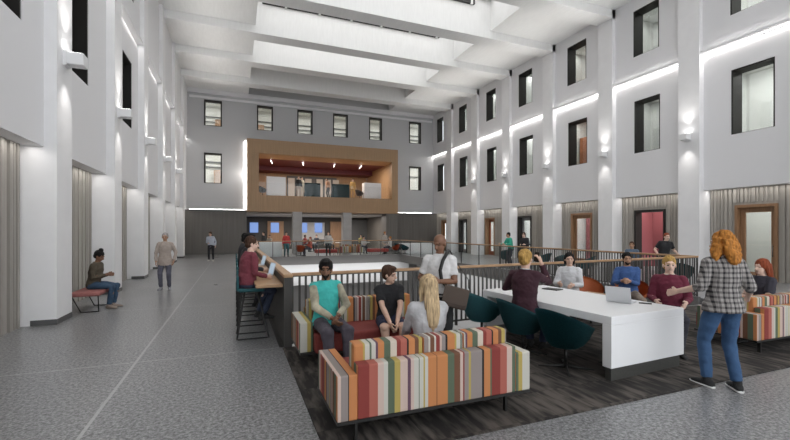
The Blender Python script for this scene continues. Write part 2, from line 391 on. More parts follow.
    struct('ceiling_soffit.%03d' % i, boxes((-3.9, .97, y1, yb, 12.2, 12.32), (.87, .97, y1, yb, 12.32, 14.2), (12.42, 17.4, y1, yb, 12.2, 12.32), (12.42, 12.52, y1, yb, 12.32, 14.2), (.97, 12.42, y1, yb, 13.75, 13.9)), W2)
    if i >= 3 and i < 9:
        b = boxes((1.3, 11.4, yb-.12, yb, 13.34, 13.56, BK))
        x = 2.4
        while x < 11.2: b.box(x, x+.12, yb-.14, yb, 13.3, 13.58, W2); x += 1.75
        struct('trim_%d' % (10+i), b)
# side wall backing (closes corridors)
struct('wall_east_outer', boxes((19.6, 19.8, -6, 34, -.4, 14)), mat('room_white', (.6,.6,.58), .8))
struct('floor_east_corridor', boxes((17.36, 19.6, -6, 34, 4.3, 4.6), (17.36, 19.6, -6, 34, 8.2, 8.95), (17.36, 19.6, -6, 34, 12.2, 12.4), (17.36, 19.6, -6, 34, 3.3, 3.4), (17.36, 19.6, 6., 10.9, .0, .01)), MATS['room_white'])
struct('wall_east_rooms', boxes((17.36, 19.6, 10.2, 10.4, 0, 12.2), (17.36, 19.6, 14.2, 14.35, 0, 12.2), (17.36, 19.6, 18.3, 18.45, 0, 12.2), (17.36, 19.6, 22., 22.15, 0, 12.2), (17.36, 19.6, 25.8, 25.95, 0, 12.2)), MATS['room_white'])
struct('wall_east_red', boxes((19.4, 19.58, 10.45, 18.2, 0, 3.3), (17.4, 19.4, 14.08, 14.19, 0, 3.3)), mat('room_red', (.30,.09,.10), .7))
struct('cupboard_wall', boxes((18.9, 19.5, 14.5, 18.2, 8.95, 10.6), (18.9, 19.5, 14.9, 18.2, 4.6, 7.2)), mat('room_orange', (.38,.14,.06), .6))
bpy.data.objects['cupboard_wall'].name = 'wall_east_orange'
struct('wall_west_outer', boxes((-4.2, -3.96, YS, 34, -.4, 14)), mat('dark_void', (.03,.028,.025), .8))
struct('roof_slab', boxes((-4.2, 19.8, YS, 42, 14.2, 14.5)), W2); bpy.data.objects['roof_slab'].name = 'ceiling_slab'

# ---- north end wall
b = MB()
def end_wall(b, x0, x1, z0, z1, hol, m=None):
    """holes (hx0, hx1, hz0, hz1) sorted in columns"""
    xs = sorted({(h[0], h[1]) for h in hol}); x = x0
    for a, c in xs:
        b.box(x, a, YN, YN+.4, z0, z1, m); z = z0
        for h in sorted([h for h in hol if h[0] == a], key=lambda t: t[2]):
            b.box(a, c, YN, YN+.4, z, h[2], m); z = h[3]
        b.box(a, c, YN, YN+.4, z, z1, m); x = c
    b.box(x, x1, YN, YN+.4, z0, z1, m)
cols = [(-2.13, -.91), (1.58, 2.77), (4.63, 5.86), (7.53, 8.8), (10.65, 11.83), (14.37, 15.55)]
holes = [(a, c, 9.56, 11.47) for a, c in cols] + [(cols[0][0], cols[0][1], 5.3, 7.55), (cols[5][0], cols[5][1], 5.38, 7.5)]
end_wall(b, -3.95, 17.4, 8.7, 14, [h for h in holes if h[2] > 9])
end_wall(b, -3.95, .9, 3.33, 8.7, [h for h in holes if h[2] < 9 and h[0] < 0])
end_wall(b, 12.9, 17.4, 3.33, 8.7, [h for h in holes if h[2] < 9 and h[0] > 0])
struct('wall_north', b, mat('end_wall_paint', (.54,.54,.545), .75))
struct('trim_2', boxes((-3.3, 16.8, 32.82, 33, 11.9, 12.2), (-3.1, 16.6, 32.9, 33, 11.55, 11.7)), W)
struct('wall_north_dark', boxes((-3.9, .83, 33.25, 33.4, 0, 3.5), (12.91, 17.3, 33.25, 33.4, 0, 3.5)), DK)
for i, h in enumerate(holes):
    win_n[0] += 1
    x0, x1, z0, z1 = h; t = .09
    b = boxes((x0, x0+t, YN-.02, YN+.42, z0, z1), (x1-t, x1, YN-.02, YN+.42, z0, z1), (x0+t, x1-t, YN-.02, YN+.42, z1-t, z1), (x0+t, x1-t, YN-.02, YN+.42, z0, z0+.04))
    o = b.build('window_%d' % win_n[0], BRZ); o['kind'] = 'structure'
    boxes((x0+t, x1-t, YN+.36, YN+.37, z0+.04, z1-t)).build('window_pane', MATS['window_glass'], o)
RW = mat('far_room', (.62,.6,.56), .8)
struct('wall_north_rooms', boxes((-4, 17.4, 36.2, 36.4, 8.7, 14), (-4, .85, 36.2, 36.4, 3.4, 8.7), (12.9, 17.4, 36.2, 36.4, 3.4, 8.7), (-4, 17.4, 33.4, 36.3, 8.95, 9.1), (-4, 17.4, 33.4, 36.3, 11.9, 12.0), (-4, .8, 33.4, 36.3, 4.7, 4.8), (-4, .8, 33.4, 36.3, 8.2, 8.3), (13, 17.4, 33.4, 36.3, 4.7, 4.8), (13, 17.4, 33.4, 36.3, 8.2, 8.3)), RW)
struct('wall_north_wood', boxes((-1.5, -.7, 35.9, 36.19, 9.1, 10.8), (-1.6, -.7, 35.9, 36.19, 4.8, 6.7), (.9, 2.3, 35.9, 36.19, 9.1, 10.7), (9.8, 11.2, 35.9, 36.19, 9.1, 10.9)), WOODD)
struct('wall_north_shades', boxes((-2.6, -.7, 36.05, 36.19, 6.9, 7.0, BASEM), (-2.6, -.7, 36.05, 36.19, 7.3, 7.4, BASEM), (-2.6, 17, 36.05, 36.19, 11.0, 11.05, BASEM), (-2.6, 17, 36.05, 36.19, 10.6, 10.65, BASEM), (13, 17, 36.05, 36.19, 7., 7.05, BASEM)))

# ---- timber box projecting from the end wall, with its open lounge
bx0, bx1, bz0, bz1 = .83, 12.91, 3.22, 8.65; ox0, ox1, oz0, oz1 = 1.67, 12.37, 4.45, 7.6; yf = 32.0
b = boxes((bx0, ox0, yf, yf+.5, bz0, bz1), (ox1, bx1, yf, yf+.5, bz0, bz1), (ox0, ox1, yf, yf+.5, bz0, oz0), (ox0, ox1, yf, yf+.5, oz1, bz1),
          (bx0, bx0+.3, yf+.5, 41, bz0, bz1), (bx1-.3, bx1, yf+.5, 41, bz0, bz1), (bx0+.3, bx1-.3, yf+.5, 41, bz1-.3, bz1), (bx0+.3, bx1-.3, yf+.5, 41, bz0, 4.2))
bxo = struct('wall_timber_box', b, WOODV)
struct('wall_lounge', boxes((bx0+.3, ox1+.2, 39.8, 40, 4.2, 8.3, WOODV), (bx0+.3, bx1-.3, 38, 39.8, 7.2, 7.6, MAR), (bx0+.3, bx1-.3, 34.3, 38, 7.6, 7.7, MAR), (bx0+.3, bx1-.3, 32.5, 34.3, 7.6, 7.7, WOODV), (4.6, 9.4, 39.6, 39.8, 4.2, 7.0, BASEM)))
b = MB()
for x in (4.7, 5.5, 6.3, 7.4, 8.2, 9.0): b.box(x, x+.6, 39.5, 39.6, 5.0, 6.8, RW)
struct('window_lounge', b)
t = boxes((ox0, ox1, yf+.31, yf+.33, 4.4, 5.45)); struct('trim_4', t, glass('lounge_glass', (.97,.97,.97), .985))
# cafe beneath the box
struct('ceiling_cafe', boxes((.83, 12.91, 33.2, 41, 3.12, 3.2)), mat('cafe_ceiling', (.45,.44,.42), .7))
struct('wall_cafe', boxes((.5, 13.1, 40.8, 41, 0, 3.2, mat('cafe_dark', (.05,.045,.04), .6)), (.6, .83, 33.4, 41, 0, 3.2, DK), (12.91, 13.1, 33.4, 41, 0, 3.2, DK),
       (2.9, 4.4, 40.6, 40.8, 0, 2.7, WOODD), (9.0, 10.6, 40.6, 40.8, 0, 2.7, WOODD), (5.5, 8.4, 40.6, 40.8, .9, 2.6, GREYC), (11.2, 12.9, 40.6, 40.8, 0, 2.9, BASEM)))
for k, x in enumerate((4.12, 8.05)):
    struct('pillar_concrete' + ('.001' if k else ''), boxes((x, x+.68, 31.6, 32.28, 0, 3.22)), GREYC)
struct('pillar_dark', boxes((11.9, 12.9, 32.1, 33.3, 0, 3.22)), DK)
# unseen south end: bare mullions, left open so sky light fills the hall
b = MB()
for x in (-3.7, -.4, 3, 6.4, 9.8, 13.2, 16.6): b.box(x, x+.15, YS-.1, YS+.1, 0, 12.2)
for z in (0, 4, 8, 12.1): b.box(-3.7, 17.4, YS-.1, YS+.1, z, z+.15)
struct('window_100', b, BRZ)
struct('wall_south', boxes((-4.2, 19.8, YS-.1, YS+.1, 12.25, 14.3)), W)

# ---- cove strips (LED) and wall sconces
def area(name, loc, size, power, rot=(0, 0, 0), col=(1, 1, 1), spread=180):
    l = bpy.data.lights.new(name, 'AREA'); l.shape = 'RECTANGLE'; l.size, l.size_y = size; l.energy = power; l.color = col; l.spread = radians(spread)
    o = bpy.data.objects.new(name, l); COL.objects.link(o); o.location = loc; o.rotation_euler = rot; return o
CL = (1, .97, .93)
for i in range(2, 10):
    ya, yb = YB[i]+TH, YB[i+1]; ym = (ya+yb)/2; L = yb-ya-.15
    area('cove_light', (17.0, ym, Z1-.012), (.1, L), P_COVE, (0, 0, 0), CL)                # washes the fluted bay
    area('cove_light', (16.77, ym, Z2-.02), (.05, L), P_COVE2, (0, radians(12), 0), CL)    # washes the middle panel
    ya, yb = YP[i]+TH, YP[i+1]; ym = (ya+yb)/2
    area('cove_light', (-3.45, ym, Z1-.012), (.12, L), P_COVE, (0, 0, 0), CL)
    area('cove_light', (-3.27, ym, Z2-.02), (.05, L), P_COVE2*.3, (0, radians(-12), 0), CL)
    struct('trim_%d' % (30+i), boxes((16.76, 16.80, YB[i]+TH, YB[i+1], Z2-.005, Z2+.015, mat('led_strip', (1,1,1), .5, emit=(1,.98,.95,1.6)))))
for i in range(2, 9):  # added uplights that brighten the soffits, not fittings of the hall
    area('added_uplight', (16.66, (YB[i]+TH+YB[i+1])/2, Z2+.05), (.08, 2.8), P_FILL_UP, (0, pi-radians(50), 0), CL, 100)
    area('added_uplight', (-3.19, (YP[i]+TH+YP[i+1])/2, Z2+.05), (.06, 2.8), P_FILL_UP*.8, (0, pi+radians(50), 0), CL, 100)
    struct('trim_%d' % (60+i), boxes((16.57, 16.745, YB[i]+TH+.02, YB[i+1]-.02, Z2+.015, Z2+.035), (16.57, 16.585, YB[i]+TH+.02, YB[i+1]-.02, Z2+.035, Z2+.10), (-3.24, -3.12, YP[i]+TH+.02, YP[i+1]-.02, Z2+.015, Z2+.035), (-3.135, -3.12, YP[i]+TH+.02, YP[i+1]-.02, Z2+.035, Z2+.10)), WP)  # added tray and lip that screen the uplights from below
area('cove_light', (-1.2, 33.12, 3.45), (4.2, .16), 30, (radians(-8), 0, 0), CL); area('cove_light', (14.9, 33.12, 3.45), (3.6, .16), 30, (radians(-8), 0, 0), CL)
struct('trim_50', boxes((.70, .82, 32.9, 32.98, 3.4, 8.6, LAMP), (-3.1, .7, 33.0, 33.2, 3.36, 3.38, LAMP), (12.9, 16.6, 33.0, 33.2, 3.36, 3.38, LAMP)))
area('cove_light', (.80, 32.75, 6), (.3, 5.2), 30, (0, radians(100), 0), CL)
for i in range(2, 8):
    yb = YB[i+1]; ya = YB[i]+TH+.05
    area('skylight', (6.7, (ya+yb)/2, 13.7), (11.2, 2.6), P_SKY, (0, 0, 0), (1, 1, 1))
for z in (8.1, 12.1):
    area('corridor_light', (18.5, 20, z), (.3, 26), 190, (0, 0, 0), (1, .98, .95)); area('corridor_light', (18.5, 4, z), (.3, 10), 120, (0, 0, 0), (1, .98, .95))
area('corridor_light', (18.5, 18, 3.2), (.3, 26), 220, (0, 0, 0), CL)
for x, z in ((-1.6, 11.8), (6.5, 11.8), (14.8, 11.8), (-1.6, 8.1), (14.8, 8.1)): area('room_light', (x, 34.9, z), (4.5 if z < 9 else 7.5, .4), 60, (0, 0, 0), CL)
area('lounge_light', (7, 34.2, 7.5), (9, 1.5), 260, (0, 0, 0), (1, .9, .8))
area('cafe_light', (7, 36, 3.05), (10, 4), 300, (0, 0, 0), (1, .92, .85))
area('lower_light', (6, 16, -.6), (3, 14), 10, (0, 0, 0)); area('lower_light', (6, 26.6, -.7), (10, .3), 22, (radians(60), 0, 0))
for x in (13.4,): area('under_slab_light', (12.4, 17, -.55), (.8, 18), 60, (0, 0, 0))

def sconce(y, z, s, xw):
    o = empty('wall_sconce', (xw, y, z), 0, None, 'wall light', 'up and down lights on the pillars')
    b = boxes((-.0, s*.06, -.11, .11, -.14, .14) if s > 0 else (s*.06, 0, -.11, .11, -.14, .14)); b.build('mounting_plate', W, o)
    b = MB(); b.box(min(s*.05, s*.34), max(s*.05, s*.34), -.13, .13, -.12, .12, bev=.02); b.build('housing', mat('sconce_white', (.8,.8,.8), .4), o)
    b = MB(); b.box(min(s*.09, s*.3), max(s*.09, s*.3), -.1, .1, .12, .125); b.build('lens', LAMP, o)
    for dz, rx, pw in ((.2, pi, P_SC), (-.2, 0, P_SC*.7)):
        l = bpy.data.lights.new('sconce_lamp', 'SPOT'); l.energy = pw; l.spot_size = radians(80); l.spot_blend = 1; l.shadow_soft_size = .05; l.color = CL
        q = bpy.data.objects.new('sconce_lamp', l); COL.objects.link(q); q.location = (xw+s*.26, y, z+dz); q.rotation_euler = (rx, 0, 0)
    return o
ws = ['first', 'second', 'third', 'fourth', 'fifth', 'sixth', 'seventh']
for n, i in enumerate(range(4, 9)):
    tag(sconce(YP[i]+.38, 5.12, 1, XL), 'boxy white up and down sconce on the %s white pillar along the corridor side' % ws[n])
for n, i in enumerate(range(4, 9)):
    tag(sconce(YB[i]+.4, 5.42, -1, XR), 'boxy white up and down sconce on the %s tall pillar beside the oak doors' % ws[n])
# ================================================================ furniture
def make_sofa(red_front=True, heights=(.78, .78, .78)):
    """origin at the middle of the back edge on the floor, seat towards +y, 1.92 wide"""
    r = empty('striped_sofa'); w = 1.92; h = w/2
    MATS_ = MATS['stripe_fabric']
    b = boxes((-h, h, 0, .84, .175, .2)); b.build('base_rail', BK, r)
    b = MB(); b.box(-h+.17, h-.17, 0, .13, .2, .645, bev=.012); b.build('back_shell', MATS_, r)
    for s in (-1, 1):
        b = MB(); b.box(min(s*h, s*(h-.17)), max(s*h, s*(h-.17)), 0, .8, .2, .575, bev=.012); b.build('armrest', MATS_, r)
    e = [-h+.17, -h+.17+.66, h-.17-.5, h-.17]
    for k in range(3):
        b = MB(); b.box(e[k]+.004, e[k+1]-.004, .135, .30, .42, heights[k], bev=.018); b.build('back_cushion', MATS['stripe_cushion'], r)
    b = MB(); b.box(-h+.175, h-.175, .305, .93, .2, .44, bev=.03, seg=3); b.build('seat_cushion', SEATR, r)
    for x in (-h+.17, h-.17-.08):
        for y in (.06, .76):
            b = MB(); b.box(x-.012, x+.012, y-.02, y+.02, 0, .176); b.build('leg', BK, r)
    return r
def place(o, x, y, rz, label, cat, group=None, z=0):
    o.location = (x, y, z); o.rotation_euler.z = rz; tag(o, label, cat, group); return o
sofa = make_sofa()
SG = 'striped sofas around the meeting corner'
place(sofa, 1.725, 3.2, 0, 'striped fabric sofa with its back to the viewer, blonde woman seated on it', 'sofa', SG)
s2 = copy_tree(sofa); place(s2, 1.725, 6.02, pi, 'striped sofa with dark red seat against the picket railing, two men seated on it', 'sofa', SG)
s3 = copy_tree(sofa); place(s3, 7.78, 3.42, 0, 'striped sofa beside the white table with the red haired woman on it', 'sofa', SG)

# white communal table on two slab ends
def make_table():
    r = empty('communal_table'); a = 0
    b = MB(); b.box(0, 1.36, 0, 2.42, .66, .76, bev=.006); b.build('tabletop', WT, r)
    for y in (0, 2.30):
        b = MB(); b.box(0, 1.36, y, y+.12, .16, .66, bev=.004); b.build('slab_leg', WT, r)
        boxes((.02, 1.30, y+.02, y+.10, 0, .16)).build('plinth', STEEL, r)
    return r
place(make_table(), 4.03, 3.42, radians(3), 'long white communal table with solid slab ends on dark plinths', 'table')

def make_lounge_chair(m, name='lounge_chair'):
    r = empty(name); b = MB(); n = 28; lv = 9; rows = []
    for j in range(lv):
        t = j/(lv-1); row = []
        for i in range(n+1):
            a = radians(-140+280*i/n)             # 0 = back (-x)
            back = (.5+.5*cos(a))**1.3
            top = .50+.30*back
            z = .30+(top-.30)*t
            rr = .17+(.34-.17)*t**.6+ .02*back*t
            row.append(b.bm.verts.new((-cos(a)*rr*1.02-.02, sin(a)*rr*1.0, z)))
        rows.append(row)
    for A, B in zip(rows, rows[1:]):
        for i in range(n):
            f = b.bm.faces.new((A[i], A[i+1], B[i+1], B[i])); f.smooth = True
    bmesh.ops.solidify(b.bm, geom=b.bm.faces[:], thickness=.045)
    b.box(-.12, .14, -.13, .13, .295, .37, bev=.02)
    b.build('shell', m, r)
    b = MB(); b.box(-.19, .23, -.20, .20, .375, .46, bev=.035, seg=3); b.build('seat_cushion', m, r)
    b = MB(); b.tube([(0, 0, .03), (0, 0, .31)], .022, seg=10); b.build('pedestal', BK, r)
    for k in range(4):
        a = pi/4+k*pi/2; b = MB(); b.tube([(0, 0, .05), (.33*cos(a), .33*sin(a), .018)], [.018, .012]); b.build('base_arm', BK, r)
    return r
ch = make_lounge_chair(TEAL)
CG = 'teal chairs along the white table'
place(ch, 3.90, 3.98, radians(8), 'teal upholstered tub chair on pedestal base nearest the slab end of the white table', 'chair', CG)
c = copy_tree(ch); place(c, 3.85, 4.74, radians(-3), 'teal tub chair holding the blonde woman in the maroon top', 'chair', CG)
c = copy_tree(ch); place(c, 3.74, 5.62, radians(12), 'teal tub chair at the railing end of the white table beside the messenger bag man', 'chair', CG)
# teal chairs on the walkway beyond the right railing
FG = 'teal chairs along the walkway past the void'
for k, (x, y, a, lb) in enumerate([(12.6, 14.2, 100, 'teal tub chair beyond the void in front of the oak door, left of a pair'), (12.55, 13.0, 70, 'teal tub chair beyond the void behind the white shirt woman'),
        (12.6, 11.9, 120, 'teal tub chair beyond the void in front of a white pillar'), (12.9, 17.2, 60, 'teal tub chair on the walkway beneath the green shirt person'), (12.7, 8.3, 20, 'teal tub chair on the walkway behind the plaid shirt woman')]):
    c = copy_tree(ch); place(c, x, y, radians(a), lb, 'chair', FG)
# orange chair and wooden side table beyond the white table
oc = make_lounge_chair(ORL); place(oc, 6.95, 5.55, radians(200), 'orange leather tub chair under the bearded man in blue', 'chair')
oc2 = copy_tree(oc); place(oc2, 6.6, 6.2, radians(240), 'empty orange leather tub chair by the railing', 'chair')
r = empty('side_table'); b = MB(); b.box(-.3, .3, -.26, .26, .53, .56, bev=.008); b.build('tabletop', WOOD, r)
b = MB(); b.tube([(0, 0, .02), (0, 0, .53)], .02); b.build('stem', BK, r); b = MB(); b.tube([(0, 0, 0), (0, 0, .02)], .2, seg=20); b.build('base', BK, r)
place(r, 6.25, 5.75, .2, 'small oak topped side table next to the white communal table', 'table')
g = MATS['stripe_cushion']

# bar counter along the void
b = boxes((.685, .80, 6.25, 18.6, 0, 1.05)); o = b.build('bar_wall', mat('bar_dark', (.05,.047,.043), .55)); tag(o, 'dark panelled half wall between the corridor and the void', 'wall', kind='structure')
o.name = 'wall_bar'
cap = empty('bar_counter', (0, 0, 0), 0, 'long oak bar desk with raised oak cap fixed along the dark half wall', 'counter')
boxes((.675, .81, 6.22, 18.7, 1.05, 1.1), bev=.008).build('cap', WOOD, cap)
boxes((.29, .68, 6.4, 16.6, .89, .94), bev=.006).build('desktop', WOOD, cap)
for y in (7.3, 9.2, 11.1, 13, 14.9): boxes((.40, .68, y-.03, y+.03, .83, .89)).build('bracket', BK, cap)

def make_stool():
    r = empty('bar_stool')
    for s in (-1, 1):
        b = MB(); y = s*.2
        b.tube([(-.1, y*.75, .76), (-.22, y, .02), (-.2, y, .012), (.24, y, .012), (.26, y, .02), (.1, y*.75, .76)], .011); b.build('side_frame', BK, r)
    b = MB(); b.tube([(.185, -.2, .28), (.185, .2, .28)], .01); b.build('footrest', BK, r)
    b = MB(); b.box(-.2, .2, -.2, .2, .76, .82, bev=.025); b.build('seat', TEAL, r)
    b = MB(); b.box(-.23, -.19, -.19, .19, .78, 1.02, bev=.02); b.build('backrest', TEAL, r)
    return r
st = make_stool(); BG = 'bar stools along the oak bar desk'
names = ['under the hoodie wearer', 'second from the open end of the desk', 'third from the open end of the desk', 'fourth from the open end of the desk', 'fifth from the open end of the desk', 'sixth from the open end of the desk', 'seventh from the open end of the desk', 'eighth from the open end of the desk']
for k, nm in enumerate(names):
    c = st if k == 0 else copy_tree(st)
    place(c, .25-.0*k, 7.13+.99*k, 0, 'teal bar stool with black sled frame, '+nm, 'stool', BG)

# laptops
def make_laptop(screen=SCRW):
    r = empty('laptop'); b = MB(); b.box(-.16, .16, -.11, .11, 0, .014, bev=.004); b.build('keyboard_base', ALU, r)
    b = MB(); b.box(-.16, .16, -.006, .006, 0, .22, bev=.003); b.xform(Matrix.Translation((0, .11, .01)) @ Matrix.Rotation(radians(-15), 4, 'X')); l = b.build('lid', ALU, r)
    b = MB(); b.box(-.15, .15, -.0085, -.0065, .012, .21); b.xform(Matrix.Translation((0, .11, .01)) @ Matrix.Rotation(radians(-15), 4, 'X')); b.build('screen', screen, l)
    return r
lp = make_laptop(); place(lp, 5.02, 4.1, radians(112), 'open silver laptop on the white communal table', 'laptop', z=.762)
LG = 'laptops and tablets on the oak bar desk'
for k, (y, lb) in enumerate([(7.75, 'slim open laptop with pale screen nearest the open end of the oak bar desk'), (10.1, 'open laptop with pale blue screen further along the oak bar desk')]):
    c = copy_tree(lp); place(c, .5, y, radians(-80), lb, 'laptop', LG, z=.942)
b = MB(); b.box(-.04, .04, -.075, .075, 0, .009, bev=.003); place(b.build('smartphone', BK), 5.2, 3.88, .6, 'black phone lying beside the laptop on the white table', 'phone', z=.762)
b = MB(); b.box(-.1, .1, -.14, .14, 0, .012, bev=.003); place(b.build('tablet', BK), 5.0, 5.4, .3, 'dark tablet on the white table in front of the white shirt woman', 'tablet', z=.762)

# railings
def railing(name, p0, p1, h, label, kind='picket', posts=6):
    p0, p1 = V(p0), V(p1); d = p1-p0; L = d.length; a = math.atan2(d.y, d.x)
    r = empty(name, p0, a, label, 'railing')
    b = MB(); b.box(0, L, -.035, .035, h-.045, h, bev=.008); b.build('handrail', WOOD, r)
    boxes((0, L, -.02, .02, h-.06, h-.045)).build('top_bar', PICK, r)
    n = posts; seg = L/n
    for k in range(n+1): boxes((max(0, k*seg-.02), min(L, k*seg+.02), -.02, .02, 0, h-.05)).build('post', PICK, r)
    for k in range(n):
        x0, x1 = k*seg+.02, (k+1)*seg-.02
        if kind == 'picket':
            b = boxes((x0, x1, -.012, .012, .07, .1)); m = int(round((x1-x0)/.1))
            for j in range(1, m):
                x = x0+(x1-x0)*j/m; b.box(x-.017, x+.017, -.006, .006, .1, h-.06)
            b.build('picket_panel', PICK, r)
        else: boxes((x0, x1, -.006, .006, .06, h-.06)).build('glass_panel', MATS['clear_glass'], r)
    return r
railing('picket_railing', (.82, 6.42, 0), (11.33, 7.0, 0), 1.1, 'dark picket railing with oak handrail behind the sofas and the white table', posts=7)
railing('picket_railing', (11.33, 7.06, 0), (11.33, 15.5, 0), 1.1, 'dark picket railing with oak handrail along the walkway beside the oak doors', posts=5)
railing('glass_railing', (11.33, 15.56, 0), (11.33, 27.5, 0), 1.1, 'glass railing with oak handrail along the far part of the walkway', 'glass', 7)
railing('glass_railing', (.8, 27.56, 0), (11.28, 27.56, 0), 1.1, 'glass railing on the far side of the void in front of the cafe', 'glass', 7)
railing('glass_railing', (.66, 18.75, 0), (.66, 27.5, 0), 1.1, 'glass railing continuing past the end of the oak bar desk', 'glass', 5)

# bench in the corridor
r = empty('bench'); b = MB(); b.box(-.28, .28, -.62, .62, .36, .45, bev=.03); b.build('seat', mat('bench_pink', (.27,.10,.09), .8), r)
for s in (-1, 1):
    b = MB(); y = s*.45; b.tube([(-.22, y-.12, .36), (-.1, y, .012), (.22, y, .012), (.24, y-.12, .36)], .012); b.build('leg_frame', BK, r)
place(r, -2.96, 10.95, 0, 'low upholstered bench with pinkish seat against the corridor pillars', 'bench')

# far lounge pieces before the cafe
def white_counter(x, y, w, h, label, z=0, dd=.7):
    b = MB(); b.box(-w/2, w/2, -dd/2, dd/2, .08, h, bev=.01); b.box(-w/2+.05, w/2-.05, -dd/2+.05, dd/2-.05, 0, .08, BASEM); b.mats = [WT, BASEM]
    for f in b.bm.faces: f.material_index = 0
    o = b.build('white_counter'); place(o, x, y, 0, label, 'counter', z=z); return o
white_counter(2.3, 29.2, 1.5, .98, 'white block counter near the concrete column before the cafe')
white_counter(13.35, 29.0, 2.7, .8, 'long white block table in front of the dark panelled end wall', dd=1.1)
oc = [(4.25, 28.6, 60, 'orange tub chair in front of the first concrete column'), (11.3, 28.6, 170, 'orange tub chair beside the seated person in white near the cafe')]
for x, y, a, lb in oc: c = copy_tree(oc2); place(c, x, y, radians(a), lb, 'chair')
for x, y, a, lb in [(12.0, 28.3, 0, 'teal tub chair beside the long white block table by the dark end wall'), (11.9, 29.3, 20, 'teal tub chair behind another at the long white block table')]:
    c = copy_tree(ch); place(c, x, y, radians(a), lb, 'chair', 'teal chairs at the far white table')
s4 = copy_tree(sofa); place(s4, 7.75, 28.3, 0, 'striped sofa on the far side of the void in front of the second concrete column', 'sofa')
for x, lb in ((6.0, 'red cushioned ottoman on the far side of the void, by the standing person'), (9.9, 'red cushioned ottoman on the far side of the void, by the seated person in white')):
    r = empty('ottoman'); b = MB(); b.box(-.75, .75, -.35, .35, .2, .44, bev=.04); b.build('cushion', mat('ottoman_red', (.42,.06,.05), .8), r)
    b = MB()
    for sx in (-.6, .6):
        for sy in (-.25, .25): q = MB(); q.tube([(sx, sy, 0), (sx, sy, .2)], .015); q.build('leg', BK, r)
    place(r, x, 28.55, 0, lb, 'ottoman', 'red ottomans across the void')
for k, x in enumerate((1.3, 3.2, 5.9, 7.4)):
    z = 1.55
    o = boxes((x, x+.75, 40.5, 40.58, 1.6, 2.55, SCREEN)).build('wall_screen'); tag(o, 'glowing blue screen on the dark cafe wall, number %s along' % ('one', 'two', 'three', 'four')[k], 'screen')
    o['label'] = ['blue wall screen nearest the dark panelled wall corner in the cafe', 'blue wall screen beside the wood panel just before the first concrete column', 'blue wall screen just past the first concrete column in the cafe', 'blue wall screen just before the second concrete column in the cafe'][k]
# lounge furniture upstairs
white_counter(3.0, 33.2, 1.45, 1.55, 'white cabinet block in the timber box nearest the bright strip', z=4.45)
white_counter(10.95, 33.2, 1.5, 1.4, 'white cabinet block in the timber box at the end away from the bright strip', z=4.45)
for x, w, lb in ((5.85, 1.3, 'dark teal high backed booth seat in the timber box left of the teal pair gap'), (8.2, 1.5, 'dark teal high backed booth seat nearest the people at the middle of the timber box')):
    r = empty('booth_seat'); tm = mat('booth_teal', (.008,.028,.032), .9); b = MB(); b.box(-w/2, w/2, 0, .12, 0, 1.2, bev=.04); b.build('backrest', tm, r); b = MB(); b.box(-w/2, w/2, .12, .6, .1, .45, bev=.04); b.build('seat', tm, r)
    place(r, x, 33.0, 0, lb, 'booth', z=4.45)
bpy.data.objects['booth_seat']['label'] = 'dark teal high backed booth seat upstairs, next to the standing pair'
bpy.data.objects['booth_seat.001']['label'] = 'dark teal high backed booth seat upstairs, next to the yellow dressed person'
for x, y, lb in ((2.0, 33.2, 'grey lounge chair upstairs beside the white cabinet near the bright strip'), (9.9, 33.3, 'grey lounge chair upstairs beside the far white cabinet')):
    c = copy_tree(ch); place(c, x, y, .5, lb, 'chair', z=4.45)
    for q in [k for k in COL.objects if k.parent == c]:
        if q.name.startswith(('shell', 'seat')): q.data = q.data.copy(); q.data.materials[0] = mat('chair_grey', (.09,.08,.08), .8)
for k, x in enumerate((2.7, 5.3, 8.0, 10.4)):
    b = MB(); b.tube([(0, 0, 0), (.25, 1.5, 0)], .035); o = b.build('ceiling_light', mat('lamp_soft', (1,1,1), .5, emit=(1,.96,.9,1.5))); o.location = (x, 34.4, 7.5)
    tag(o, ['bright linear ceiling light above the first white cabinet upstairs', 'bright linear ceiling light above the standing pair upstairs', 'bright linear ceiling light above the teal booths upstairs', 'bright linear ceiling light near the far white cabinet upstairs'][k], 'ceiling light', 'lounge ceiling lights')
# ================================================================ people
REM = []
def remesh(o, vox, smooth=4, disp=None, post=None):
    REM.append((o, disp, post))
    md = o.modifiers.new('r', 'REMESH'); md.mode = 'VOXEL'; md.voxel_size = vox; md.use_smooth_shade = True
    if smooth: sm = o.modifiers.new('s', 'SMOOTH'); sm.iterations = smooth; sm.factor = .5
    return o
def flush():
    dg = bpy.context.evaluated_depsgraph_get()
    ms = [bpy.data.meshes.new_from_object(o.evaluated_get(dg)) for o, _, _ in REM]
    for (o, disp, post), me in zip(REM, ms):
        mats = list(o.data.materials); old = o.data; o.modifiers.clear(); o.data = me; me.materials.clear()
        for m in mats: me.materials.append(m)
        bpy.data.meshes.remove(old)
        me.polygons.foreach_set('material_index', [0]*len(me.polygons)); me.polygons.foreach_set('use_smooth', [True]*len(me.polygons))
        if disp:
            ns = [V(n.vector) for n in me.vertex_normals]; out = []
            for v, n in zip(me.vertices, ns):
                c = v.co + n*disp(v.co); out.extend(c)
            me.vertices.foreach_set('co', out); me.update()
        if post: post(me)
def ik(a, c, l1, l2, pole):
    a, c = V(a), V(c); d = c-a; L = min(d.length, (l1+l2)*.995); dn = d.normalized(); c = a+dn*L
    x = (l1*l1-l2*l2+L*L)/(2*L); h = sqrt(max(0, l1*l1-x*x)); p = V(pole); p = (p-dn*p.dot(dn)).normalized()
    return a+dn*x+p*h, c
SKIN = {'light': (.62,.40,.30), 'pale': (.70,.48,.38), 'tan': (.42,.24,.15), 'brown': (.19,.09,.05), 'dark': (.11,.05,.03)}
